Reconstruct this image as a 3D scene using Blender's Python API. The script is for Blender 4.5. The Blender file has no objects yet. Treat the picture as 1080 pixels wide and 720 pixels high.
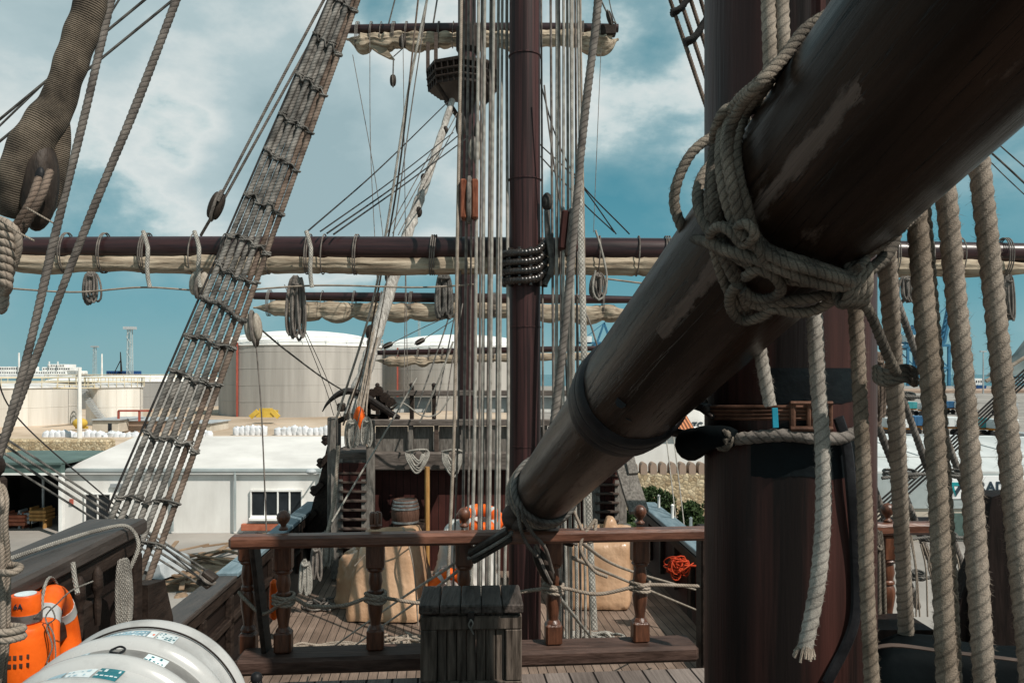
import bpy, math, random
import numpy as np
from mathutils import Vector, Matrix
random.seed(7); rng = np.random.default_rng(7)
SC = bpy.context.scene; COL = SC.collection
F = 840.0; HX = 540.0; HY = 394.0; EZ = 8.0          # lens in photo pixels, horizon row, eye height above the quay
ZQ = 6.2; ZW = 3.55                                  # quarterdeck and waist deck heights
def P(x, y, Y): return np.array(((x-HX)/F*Y, Y, EZ-(y-HY)/F*Y))
def V(*a): return np.array(a, float)
def nrm(v): v = np.asarray(v, float); return v/(np.linalg.norm(v)+1e-12)

# ------------------------------------------------------------------ materials
MATS = {}
def newmat(name):
    m = bpy.data.materials.new(name); m.use_nodes = True
    nt = m.node_tree; b = nt.nodes['Principled BSDF']; MATS[name] = m
    return m, nt, b
def N(nt, t, **kw):
    n = nt.nodes.new(t)
    for k, v in kw.items():
        if k in ('operation','blend_type','noise_dimensions','wave_type','bands_direction','feature','vector_type','data_type','sky_type','invert'): setattr(n, k, v)
        else: n.inputs[k.replace('_',' ')].default_value = v
    return n
def L(nt, a, b): nt.links.new(a, b)
def ramp(nt, fac, stops):
    r = nt.nodes.new('ShaderNodeValToRGB'); e = r.color_ramp.elements
    while len(e) < len(stops): e.new(0.5)
    for i, (p, c) in enumerate(stops):
        e[i].position = p; e[i].color = (*c, 1) if len(c) == 3 else c
    L(nt, fac, r.inputs[0]); return r
def coords(nt, kind='Object', scale=(1,1,1), rot=(0,0,0)):
    tc = nt.nodes.new('ShaderNodeTexCoord'); mp = nt.nodes.new('ShaderNodeMapping')
    mp.inputs['Scale'].default_value = scale; mp.inputs['Rotation'].default_value = rot
    L(nt, tc.outputs[kind], mp.inputs['Vector']); return mp.outputs[0]
def mk(name, c1, c2, rough=0.7, scale=(1,1,1), ns=6.0, detail=6.0, bump=0.25, bs=None, lo=0.35, hi=0.65, rvar=0.12, metal=0.0, spec=0.16, c3=None, rot=(0,0,0), dist=0.01):
    """two-colour mottled surface with broad stains and a fine bump"""
    m, nt, b = newmat(name)
    co = coords(nt, 'Object', scale, rot)
    n1 = N(nt, 'ShaderNodeTexNoise', Scale=ns, Detail=detail, Roughness=0.62); L(nt, co, n1.inputs['Vector'])
    st = [(lo, c1), (hi, c2)] if c3 is None else [(lo, c1), ((lo+hi)/2, c2), (hi, c3)]
    r = ramp(nt, n1.outputs['Fac'], st)
    n3 = N(nt, 'ShaderNodeTexNoise', Scale=ns*0.23, Detail=3.0); L(nt, co, n3.inputs['Vector'])
    r3 = ramp(nt, n3.outputs['Fac'], [(0.3, (0.78,)*3), (0.7, (1.12,)*3)])
    mx = nt.nodes.new('ShaderNodeMix'); mx.data_type = 'RGBA'; mx.blend_type = 'MULTIPLY'; mx.inputs[0].default_value = 1
    L(nt, r.outputs[0], mx.inputs[6]); L(nt, r3.outputs[0], mx.inputs[7]); L(nt, mx.outputs[2], b.inputs['Base Color'])
    n2 = N(nt, 'ShaderNodeTexNoise', Scale=bs or ns*4, Detail=4.0); L(nt, co, n2.inputs['Vector'])
    if bump:
        bp = N(nt, 'ShaderNodeBump', Strength=bump, Distance=dist); L(nt, n2.outputs['Fac'], bp.inputs['Height']); L(nt, bp.outputs[0], b.inputs['Normal'])
    mr = nt.nodes.new('ShaderNodeMapRange'); mr.inputs[3].default_value = max(0.05, rough-rvar); mr.inputs[4].default_value = min(1, rough+rvar)
    L(nt, n1.outputs['Fac'], mr.inputs[0]); L(nt, mr.outputs[0], b.inputs['Roughness'])
    b.inputs['Metallic'].default_value = metal; b.inputs['Specular IOR Level'].default_value = spec
    return m
def mkrope(name, c1, c2, kind='laid', bump=0.6, rough=0.85, dist=0.004, groove=0.55):
    """rope: u runs once round, v counts lays along; strands as a bump, fibres as fine noise"""
    m, nt, b = newmat(name)
    tc = nt.nodes.new('ShaderNodeTexCoord'); sp = nt.nodes.new('ShaderNodeSeparateXYZ'); L(nt, tc.outputs['UV'], sp.inputs[0])
    def mth(op, a, bb=None):
        n = nt.nodes.new('ShaderNodeMath'); n.operation = op
        for i, q in enumerate((a, bb)):
            if q is None: continue
            if isinstance(q, (int, float)): n.inputs[i].default_value = q
            else: L(nt, q, n.inputs[i])
        return n.outputs[0]
    u, v = sp.outputs[0], sp.outputs[1]
    if kind == 'laid':
        h = mth('ABSOLUTE', mth('SINE', mth('MULTIPLY', mth('SUBTRACT', mth('MULTIPLY', u, 3.0), mth('MULTIPLY', v, 3.0)), math.pi)))
    elif kind == 'braid':
        a = mth('ABSOLUTE', mth('SINE', mth('MULTIPLY', mth('ADD', mth('MULTIPLY', u, 5.0), mth('MULTIPLY', v, 3.0)), math.pi)))
        c = mth('ABSOLUTE', mth('SINE', mth('MULTIPLY', mth('SUBTRACT', mth('MULTIPLY', u, 5.0), mth('MULTIPLY', v, 3.0)), math.pi)))
        h = mth('MULTIPLY', a, c)
    else:   # served: fine turns round the core
        h = mth('ABSOLUTE', mth('SINE', mth('MULTIPLY', mth('ADD', mth('MULTIPLY', v, 3.0), mth('MULTIPLY', u, 1.0)), math.pi)))
    co = coords(nt, 'Object')
    n1 = N(nt, 'ShaderNodeTexNoise', Scale=9.0, Detail=5.0); L(nt, co, n1.inputs['Vector'])
    n2 = N(nt, 'ShaderNodeTexNoise', Scale=420.0, Detail=3.0); L(nt, co, n2.inputs['Vector'])
    r = ramp(nt, n1.outputs['Fac'], [(0.36, c1), (0.64, c2)])
    g = ramp(nt, h, [(0.0, (groove,)*3), (0.55, (1,1,1))])  # groove shade between the strands painted into the colour, with a little dirt
    f = ramp(nt, n2.outputs['Fac'], [(0.3, (0.6,)*3), (0.7, (1.25,)*3)])
    mx = nt.nodes.new('ShaderNodeMix'); mx.data_type = 'RGBA'; mx.blend_type = 'MULTIPLY'; mx.inputs[0].default_value = 1
    m2 = nt.nodes.new('ShaderNodeMix'); m2.data_type = 'RGBA'; m2.blend_type = 'MULTIPLY'; m2.inputs[0].default_value = 1
    L(nt, r.outputs[0], mx.inputs[6]); L(nt, g.outputs[0], mx.inputs[7]); L(nt, mx.outputs[2], m2.inputs[6]); L(nt, f.outputs[0], m2.inputs[7]); L(nt, m2.outputs[2], b.inputs['Base Color'])
    hh = mth('ADD', h, mth('MULTIPLY', n2.outputs['Fac'], 1.0))
    bp = N(nt, 'ShaderNodeBump', Strength=bump, Distance=dist); L(nt, hh, bp.inputs['Height']); L(nt, bp.outputs[0], b.inputs['Normal'])
    b.inputs['Roughness'].default_value = rough; b.inputs['Specular IOR Level'].default_value = 0.2
    return m
AXR = math.atan2(0.09, 1.0)                          # the ship lies a little across the view
def mkplank(name, c1, c2, seam, width=0.125, length=3.2, rough=0.7, mort=0.007, rot=AXR, bump=0.5, plane='xy'):
    m, nt, b = newmat(name)
    tc = nt.nodes.new('ShaderNodeTexCoord')
    mp = nt.nodes.new('ShaderNodeMapping'); L(nt, tc.outputs['Object'], mp.inputs['Vector'])
    # brick texture runs its rows along x: turn the ship's axis (y) onto x
    if plane == 'xy': mp.inputs['Rotation'].default_value = (0, 0, -math.pi/2-rot)
    elif plane == 'xz': mp.inputs['Rotation'].default_value = (math.radians(-90), 0, math.radians(0))
    elif plane == 'zx': mp.inputs['Rotation'].default_value = (math.radians(-90), 0, math.radians(-90))
    br = nt.nodes.new('ShaderNodeTexBrick'); L(nt, mp.outputs[0], br.inputs['Vector'])
    br.inputs['Scale'].default_value = 1; br.inputs['Brick Width'].default_value = length; br.inputs['Row Height'].default_value = width
    br.inputs['Mortar Size'].default_value = mort; br.inputs['Mortar Smooth'].default_value = 0.25; br.offset = 0.37
    br.inputs['Color1'].default_value = (*c1, 1); br.inputs['Color2'].default_value = (*c2, 1); br.inputs['Mortar'].default_value = (*seam, 1)
    m2 = nt.nodes.new('ShaderNodeMapping'); m2.inputs['Scale'].default_value = (1.2, 26, 26); L(nt, mp.outputs[0], m2.inputs['Vector'])
    gr = N(nt, 'ShaderNodeTexNoise', Scale=2.2, Detail=7.0, Roughness=0.65); L(nt, m2.outputs[0], gr.inputs['Vector'])
    st = N(nt, 'ShaderNodeTexNoise', Scale=1.7, Detail=4.0); L(nt, mp.outputs[0], st.inputs['Vector'])
    g = ramp(nt, gr.outputs['Fac'], [(0.25, (0.62,)*3), (0.72, (1.3,)*3)]); s = ramp(nt, st.outputs['Fac'], [(0.3, (0.7,)*3), (0.7, (1.2,)*3)])
    a = nt.nodes.new('ShaderNodeMix'); a.data_type = 'RGBA'; a.blend_type = 'MULTIPLY'; a.inputs[0].default_value = 1
    c = nt.nodes.new('ShaderNodeMix'); c.data_type = 'RGBA'; c.blend_type = 'MULTIPLY'; c.inputs[0].default_value = 1
    L(nt, br.outputs['Color'], a.inputs[6]); L(nt, g.outputs[0], a.inputs[7]); L(nt, a.outputs[2], c.inputs[6]); L(nt, s.outputs[0], c.inputs[7]); L(nt, c.outputs[2], b.inputs['Base Color'])
    mm = nt.nodes.new('ShaderNodeMath'); mm.operation = 'MULTIPLY_ADD'; L(nt, br.outputs['Fac'], mm.inputs[0]); mm.inputs[1].default_value = -1.5; L(nt, gr.outputs['Fac'], mm.inputs[2])
    bp = N(nt, 'ShaderNodeBump', Strength=bump, Distance=0.006); L(nt, mm.outputs[0], bp.inputs['Height']); L(nt, bp.outputs[0], b.inputs['Normal'])
    b.inputs['Roughness'].default_value = rough; b.inputs['Specular IOR Level'].default_value = 0.14
    return m

mkplank('deck', (0.15,0.122,0.108), (0.215,0.18,0.16), (0.012,0.01,0.009), width=.15)
mkplank('waist_deck', (0.15,0.105,0.08), (0.22,0.16,0.125), (0.014,0.011,0.009), width=0.14)
mkplank('bulkhead_boards', (0.042,0.014,0.012), (0.062,0.021,0.017), (0.01,0.005,0.005), width=0.16, length=6, plane='zx')
mkplank('hull_boards', (0.014,0.0095,0.008), (0.027,0.018,0.015), (0.006,0.005,0.004), width=0.22, length=5, plane='xz', rough=0.6)
mk('mast_paint', (0.018,0.0095,0.0095), (0.06,0.0255,0.0245), 0.45, (6,6,0.10), 3.0, 6, 0.15, 30, 0.42, 0.6, spec=0.2)
mk('mizzen_paint', (0.009,0.006,0.0055), (0.056,0.0215,0.0175), 0.42, (2.6,2.6,0.13), 2.4, 7, 0.25, 26, 0.42, 0.66, spec=0.2)
mk('mast_band', (0.003,0.004,0.005), (0.006,0.010,0.012), 0.6, (2,2,2), 4, 5, 0.3, 14, spec=.12)
mk('wood_black', (0.006,0.0045,0.004), (0.02,0.013,0.011), 0.6, (6,6,.8), 4, 7, 0.35, 14, spec=.12)
mk('wood_dark', (0.012,0.008,0.0065), (0.04,0.027,0.021), 0.6, (6,0.8,6), 4, 7, 0.35, 14)
mk('wood_cap', (0.034,0.028,0.025), (0.07,0.058,0.052), 0.42, (5,0.6,5), 4, 7, 0.3, 14)
mk('wood_cap_blue', (0.11,0.16,0.185), (0.19,0.25,0.28), 0.55, (5,0.6,5), 4, 7, 0.25, 14)
mk('wood_grey', (0.085,0.075,0.066), (0.2,0.18,0.16), 0.8, (5,5,0.9), 5, 7, 0.5, 14)
mk('wood_grey_flat', (0.07,0.058,0.05), (0.155,0.13,0.115), 0.8, (0.9,5,5), 5, 7, 0.5, 14)
mk('wood_stair', (0.05,0.035,0.028), (0.1,0.072,0.06), 0.7, (0.9,5,5), 5, 6, 0.4, 14)
mk('wood_rail', (0.07,0.026,0.015), (0.17,0.07,0.042), 0.38, (1.0,7,7), 5, 7, 0.22, 12, spec=0.5)
mk('wood_baluster', (0.05,0.018,0.009), (0.15,0.055,0.027), 0.38, (8,8,1.2), 4, 7, 0.25, 12, spec=0.5)
mk('wood_sill', (0.038,0.022,0.017), (0.098,0.06,0.048), 0.6, (1.0,7,7), 5, 7, 0.4, 12)
mk('wood_chest', (0.03,0.023,0.018), (0.15,0.118,0.096), 0.62, (9,9,0.9), 4, 8, 0.55, 10)
mk('wood_chest_lid', (0.022,0.017,0.014), (0.1,0.08,0.07), 0.55, (9,0.9,9), 4, 8, 0.55, 10)
mk('wood_yellow', (0.32,0.16,0.05), (0.42,0.24,0.09), 0.6, (8,8,1), 4, 6, 0.2)
mk('wood_barrel', (0.06,0.03,0.02), (0.13,0.07,0.05), 0.6, (9,9,1), 4, 6, 0.3)
mk('yard_paint', (0.013,0.006,0.0065), (0.04,0.015,0.015), 0.33, (0.3,5,5), 3, 6, 0.15, 20, spec=0.4)
mk('canvas', (0.18,0.135,0.095), (0.46,0.38,0.285), 0.9, (0.6,4,4), 2.6, 8, 0.7, 6, dist=0.03)
mk('canvas_dark', (0.10,0.082,0.066), (0.24,0.2,0.16), 0.9, (1.0,3,3), 4, 7, 0.5, 9, dist=0.03)
mk('tarpaulin', (0.40,0.235,0.135), (0.54,0.345,0.215), 0.32, (1,1,.8), 1.8, 6, 0.8, 2.6, dist=0.08, spec=.5)
mk('white_canvas', (0.5,0.49,0.46), (0.68,0.67,0.63), 0.8, (1,1,1), 2.5, 5, 0.5, 7, dist=0.03)
mk('orange_plastic', (0.5,0.06,0.007), (0.84,0.13,0.012), 0.42, (1,1,1), 7, 9, 0.2, 30, .25, .55)
mk('orange_line', (0.38,0.03,0.012), (0.55,0.07,0.02), 0.7)
mk('white_plastic', (0.25,0.245,0.235), (0.46,0.46,0.45), 0.24, (1,1,1), 5, 9, 0.05, 14, .22, .5, spec=0.6)
mk('dirt', (0.15,0.095,0.06), (0.34,0.24,0.16), 0.95, (1,1,1), .6, 9, 0.6, 2, dist=.1)
mk('grey_band', (0.2,0.19,0.18), (0.34,0.33,0.31), 0.35, (1,1,1), 8, 5, 0.1, 30, metal=0.3)
mk('sticker_white', (0.5,0.58,0.6), (0.7,0.75,0.76), 0.4, ns=20)
mk('sticker_teal', (0.01,0.12,0.15), (0.02,0.17,0.2), 0.4, ns=20)
mk('sticker_blue', (0.2,0.33,0.4), (0.33,0.47,0.54), 0.4, ns=60, lo=0.42, hi=0.58)
mk('black_rubber', (0.006,0.006,0.007), (0.018,0.018,0.02), 0.5, ns=12, bump=0.2)
mk('black_cover', (0.0012,0.0018,0.002), (0.0028,0.005,0.006), 0.75, ns=3, bump=0.5, bs=5, dist=0.03, spec=.06)
mk('steel', (0.22,0.21,0.2), (0.4,0.38,0.36), 0.35, ns=14, metal=0.8)
mk('iron', (0.02,0.018,0.017), (0.05,0.04,0.036), 0.5, ns=14, metal=0.4)
mk('rust_iron', (0.06,0.03,0.02), (0.15,0.075,0.05), 0.6, ns=14, metal=0.3)
mk('teal_tape', (0.01,0.16,0.24), (0.02,0.24,0.34), 0.5)
mk('bead_wood', (0.008,0.006,0.005), (0.028,0.02,0.016), 0.25, ns=9, spec=0.6)
mk('block_wood', (0.016,0.012,0.01), (0.045,0.033,0.026), 0.5, (4,4,1.2), 8, 6, 0.3)
mk('block_red', (0.12,0.035,0.018), (0.25,0.09,0.05), 0.4, (6,6,1), 5, 6, 0.2)
mk('block_pale', (0.2,0.17,0.14), (0.4,0.35,0.29), 0.7, (4,4,1.2), 8, 6, 0.3)
mk('white_paint', (0.7,0.69,0.66), (0.8,0.79,0.76), 0.7, ns=2, bump=0.1, c3=None)
mk('render_wall', (0.62,0.595,0.56), (0.8,0.78,0.745), 0.85, (1,1,0.3), 0.7, 10, 0.25, 8, 0.28, 0.6)
mk('roof_white', (0.48,0.465,0.445), (0.62,0.605,0.58), 0.75, (0.4,1,1), 0.9, 9, 0.1, 8, 0.3, 0.65)
mk('tank_concrete', (0.32,0.3,0.275), (0.44,0.415,0.385), 0.8, (1.4,1.4,0.09), 0.8, 9, 0.05, 5, 0.3, 0.7)
mk('tank_grey', (0.2,0.2,0.19), (0.27,0.265,0.255), 0.8, (0.5,0.5,0.12), 0.4, 7, 0.05, 5, 0.3, 0.7)
mk('tank_white', (0.56,0.52,0.46), (0.74,0.70,0.64), 0.7, (1.4,1.4,0.09), 0.8, 8, 0.05, 5, 0.3, 0.7)
mk('ochre_paint', (0.58,0.49,0.33), (0.68,0.6,0.44), 0.7, ns=1)
mk('yellow_paint', (0.5,0.33,0.05), (0.62,0.42,0.08), 0.7, ns=1)
mk('pipe_red', (0.3,0.07,0.05), (0.42,0.11,0.08), 0.7, ns=1)
mk('earth', (0.36,0.27,0.19), (0.55,0.44,0.34), 0.95, (1,1,1), 0.12, 8, 0.3, 2, 0.35, 0.65)
mk('concrete_ground', (0.2,0.185,0.17), (0.34,0.31,0.28), 0.9, (1,1,1), 0.16, 9, 0.3, 3, 0.35, 0.65)
mk('sack', (0.55,0.57,0.6), (0.78,0.79,0.8), 0.8, ns=1.5, bump=0.6, bs=4, dist=0.08)
mk('window_dark', (0.015,0.018,0.02), (0.03,0.035,0.04), 0.12, ns=1, bump=0)
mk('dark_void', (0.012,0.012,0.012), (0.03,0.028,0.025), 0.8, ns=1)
mk('green_paint', (0.07,0.11,0.1), (0.1,0.15,0.135), 0.6, ns=2)
mk('brick_red', (0.3,0.09,0.05), (0.42,0.15,0.09), 0.85, ns=3)
mk('blue_steel', (0.04,0.14,0.24), (0.06,0.19,0.30), 0.5, ns=0.5)
mk('navy_hull', (0.012,0.05,0.14), (0.02,0.07,0.2), 0.5, ns=0.5)
mk('trailer_white', (0.6,0.62,0.62), (0.76,0.77,0.76), 0.45, ns=0.6, bump=0)
mk('trailer_grey', (0.3,0.32,0.33), (0.42,0.44,0.45), 0.5, ns=0.6, bump=0)
mk('trailer_blue', (0.03,0.1,0.2), (0.05,0.14,0.27), 0.45, ns=0.6, bump=0)
mk('trailer_teal', (0.04,0.22,0.24), (0.07,0.3,0.31), 0.45, ns=0.6, bump=0)
mk('chassis_orange', (0.5,0.17,0.02), (0.62,0.25,0.04), 0.5, ns=0.6, bump=0)
mk('tyre', (0.01,0.01,0.01), (0.025,0.025,0.025), 0.8, ns=6, bump=0)
mk('roof_metal', (0.46,0.48,0.47), (0.6,0.61,0.6), 0.5, (1,0.2,1), 0.7, 5, 0.1, 6)
mk('fascia_grey', (0.3,0.34,0.34), (0.4,0.44,0.44), 0.6, ns=0.8, bump=0.05)
mk('cream_wall', (0.5,0.44,0.36), (0.62,0.56,0.47), 0.85, ns=0.8)
mk('sign_white', (0.74,0.75,0.75), (0.8,0.8,0.8), 0.5, ns=0.8, bump=0)
mk('letter_dark', (0.02,0.035,0.05), (0.03,0.045,0.06), 0.5, ns=1, bump=0)
mk('letter_teal', (0.01,0.2,0.22), (0.015,0.25,0.27), 0.5, ns=1, bump=0)
mk('tan_pier', (0.28,0.2,0.15), (0.4,0.3,0.24), 0.9, ns=0.1)
mk('mountain', (0.16,0.19,0.18), (0.24,0.26,0.25), 1.0, ns=0.012, bump=0)
mk('leaf', (0.02,0.036,0.012), (0.055,0.085,0.03), 0.6, ns=2.2, bump=0)
mk('bark', (0.06,0.045,0.03), (0.12,0.09,0.065), 0.9, ns=5)
mk('pale_wrap', (0.22,0.2,0.18), (0.5,0.47,0.43), 0.9, (4,4,1.4), 4, 7, 0.7, 9, dist=0.04)
mkrope('rope_hemp', (0.235,0.19,0.15), (0.36,0.3,0.245), 'laid', 0.6, groove=0.5)
mkrope('rope_light', (0.3,0.27,0.235), (0.47,0.435,0.385), 'laid', 0.6, groove=0.5)
mkrope('rope_umber', (0.15,0.115,0.085), (0.31,0.25,0.195), 'laid', 0.6, groove=0.45)
mkrope('rope_grey', (0.11,0.095,0.085), (0.24,0.21,0.185), 'laid', 0.7, groove=0.35)
mkrope('rope_tar', (0.05,0.047,0.043), (0.18,0.168,0.152), 'laid', 0.7, groove=0.3, rough=.6)
mkrope('rope_brown', (0.085,0.06,0.046), (0.22,0.165,0.13), 'laid', 0.7, groove=0.35)
mkrope('rope_pale', (0.33,0.305,0.27), (0.56,0.525,0.465), 'braid', 0.8, groove=0.35, dist=0.008)
mkrope('shroud', (0.075,0.07,0.063), (0.27,0.25,0.225), 'laid', 0.8, groove=0.25, rough=.6)
mkrope('rope_warm', (0.075,0.064,0.053), (0.235,0.198,0.158), 'laid', 0.8, groove=0.4)
mkrope('rope_black', (0.016,0.015,0.015), (0.04,0.037,0.035), 'laid', 0.3)
mkrope('served', (0.075,0.06,0.046), (0.25,0.2,0.15), 'served', 1.0, groove=0.4, dist=0.01)
# ground stone wall
def mkstone():
    m, nt, b = newmat('stone_wall'); co = coords(nt)
    v = nt.nodes.new('ShaderNodeTexVoronoi'); v.inputs['Scale'].default_value = 4.6; L(nt, co, v.inputs['Vector'])
    v2 = nt.nodes.new('ShaderNodeTexVoronoi'); v2.feature = 'DISTANCE_TO_EDGE'; v2.inputs['Scale'].default_value = 4.6; L(nt, co, v2.inputs['Vector'])
    sp = nt.nodes.new('ShaderNodeSeparateColor'); L(nt, v.outputs['Color'], sp.inputs[0])
    r = ramp(nt, sp.outputs[0], [(0, (0.3,0.215,0.125)), (0.5, (0.44,0.34,0.21)), (1, (0.56,0.46,0.31))])
    e = ramp(nt, v2.outputs['Distance'], [(0, (0.5,)*3), (0.1, (1,1,1))])
    mx = nt.nodes.new('ShaderNodeMix'); mx.data_type='RGBA'; mx.blend_type='MULTIPLY'; mx.inputs[0].default_value = 1
    L(nt, r.outputs[0], mx.inputs[6]); L(nt, e.outputs[0], mx.inputs[7]); L(nt, mx.outputs[2], b.inputs['Base Color'])
    bp = N(nt, 'ShaderNodeBump', Strength=0.8, Distance=0.08); L(nt, v2.outputs['Distance'], bp.inputs['Height']); L(nt, bp.outputs[0], b.inputs['Normal']); b.inputs['Roughness'].default_value = 0.9
mkstone()
def mktile():
    m, nt, b = newmat('roof_tile'); co = coords(nt)
    w = nt.nodes.new('ShaderNodeTexWave'); w.inputs['Scale'].default_value = 1.3; w.inputs['Distortion'].default_value = 0.6; L(nt, co, w.inputs['Vector'])
    r = ramp(nt, w.outputs['Fac'], [(0.1, (0.2,0.06,0.025)), (0.6, (0.55,0.2,0.08))]); L(nt, r.outputs[0], b.inputs['Base Color'])
    bp = N(nt, 'ShaderNodeBump', Strength=1.0, Distance=0.1); L(nt, w.outputs['Fac'], bp.inputs['Height']); L(nt, bp.outputs[0], b.inputs['Normal']); b.inputs['Roughness'].default_value = 0.85
mktile()
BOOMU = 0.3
def mkboom():
    m, nt, b = newmat('boom_wood')
    def nz(sc, loc, scale, det, rgh=.6, dst=0.0):     # u runs round the spar, v along it in metres
        n = N(nt, 'ShaderNodeTexNoise', Scale=scale, Detail=det, Roughness=rgh, Distortion=dst); co = coords(nt, 'UV', sc); co.node.inputs['Location'].default_value = loc; L(nt, co, n.inputs['Vector']); return n.outputs['Fac']
    def mth(op, a, bb=None, c=None):
        n = nt.nodes.new('ShaderNodeMath'); n.operation = op
        for i, q in enumerate((a, bb, c)):
            if q is None: continue
            if isinstance(q, (int, float)): n.inputs[i].default_value = q
            else: L(nt, q, n.inputs[i])
        return n.outputs[0]
    def mul(c1, c2, f=1.0, mode='MULTIPLY'):
        x = nt.nodes.new('ShaderNodeMix'); x.data_type = 'RGBA'; x.blend_type = mode
        if isinstance(f, float): x.inputs[0].default_value = f
        else: L(nt, f, x.inputs[0])
        for i, q in ((6, c1), (7, c2)):
            if isinstance(q, tuple): x.inputs[i].default_value = q
            else: L(nt, q, x.inputs[i])
        return x.outputs[2]
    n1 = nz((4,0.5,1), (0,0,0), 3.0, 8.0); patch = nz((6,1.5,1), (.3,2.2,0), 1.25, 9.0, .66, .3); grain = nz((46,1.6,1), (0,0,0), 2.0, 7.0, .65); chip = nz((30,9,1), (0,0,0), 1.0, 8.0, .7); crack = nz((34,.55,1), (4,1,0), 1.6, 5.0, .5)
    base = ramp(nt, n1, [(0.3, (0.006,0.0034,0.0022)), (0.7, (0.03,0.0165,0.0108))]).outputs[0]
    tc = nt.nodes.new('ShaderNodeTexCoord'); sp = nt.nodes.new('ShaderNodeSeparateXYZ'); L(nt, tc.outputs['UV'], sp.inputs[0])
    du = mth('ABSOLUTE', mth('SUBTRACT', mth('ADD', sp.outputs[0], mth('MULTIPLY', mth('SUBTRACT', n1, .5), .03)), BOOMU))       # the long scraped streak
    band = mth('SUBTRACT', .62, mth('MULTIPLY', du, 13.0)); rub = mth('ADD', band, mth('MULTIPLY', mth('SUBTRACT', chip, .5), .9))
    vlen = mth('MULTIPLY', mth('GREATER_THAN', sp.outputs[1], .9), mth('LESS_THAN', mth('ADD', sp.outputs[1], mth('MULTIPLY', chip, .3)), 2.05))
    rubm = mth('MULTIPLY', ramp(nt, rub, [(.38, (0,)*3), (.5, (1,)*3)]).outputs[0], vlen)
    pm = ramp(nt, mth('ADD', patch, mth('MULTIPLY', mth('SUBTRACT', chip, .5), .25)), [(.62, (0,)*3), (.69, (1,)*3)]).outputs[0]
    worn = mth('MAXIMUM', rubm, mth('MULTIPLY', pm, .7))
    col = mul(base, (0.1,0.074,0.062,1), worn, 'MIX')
    col = mul(col, ramp(nt, grain, [(.3, (.72,)*3), (.72, (1.2,)*3)]).outputs[0])
    ck = ramp(nt, crack, [(.492, (1,)*3), (.5, (.18,)*3), (.508, (1,)*3)]).outputs[0]
    col = mul(col, ck); L(nt, col, b.inputs['Base Color'])
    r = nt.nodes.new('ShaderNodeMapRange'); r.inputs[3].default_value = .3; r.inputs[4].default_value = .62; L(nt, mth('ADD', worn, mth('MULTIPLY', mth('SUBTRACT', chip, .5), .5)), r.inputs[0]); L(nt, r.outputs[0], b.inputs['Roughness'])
    hgt = mth('ADD', mth('ADD', mth('MULTIPLY', grain, .5), mth('MULTIPLY', worn, -.5)), mth('ADD', mth('MULTIPLY', ck, 1.2), mth('MULTIPLY', chip, .35)))
    bp = N(nt, 'ShaderNodeBump', Strength=0.45, Distance=0.006); L(nt, hgt, bp.inputs['Height']); L(nt, bp.outputs[0], b.inputs['Normal'])
    b.inputs['Specular IOR Level'].default_value = 0.11
def mksea():
    m, nt, b = newmat('sea'); co = coords(nt)
    n = N(nt, 'ShaderNodeTexNoise', Scale=0.3, Detail=5.0); L(nt, co, n.inputs['Vector'])
    bp = N(nt, 'ShaderNodeBump', Strength=0.4, Distance=0.5); L(nt, n.outputs['Fac'], bp.inputs['Height']); L(nt, bp.outputs[0], b.inputs['Normal'])
    b.inputs['Base Color'].default_value = (0.03,0.09,0.11,1); b.inputs['Roughness'].default_value = 0.2
mksea()

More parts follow.
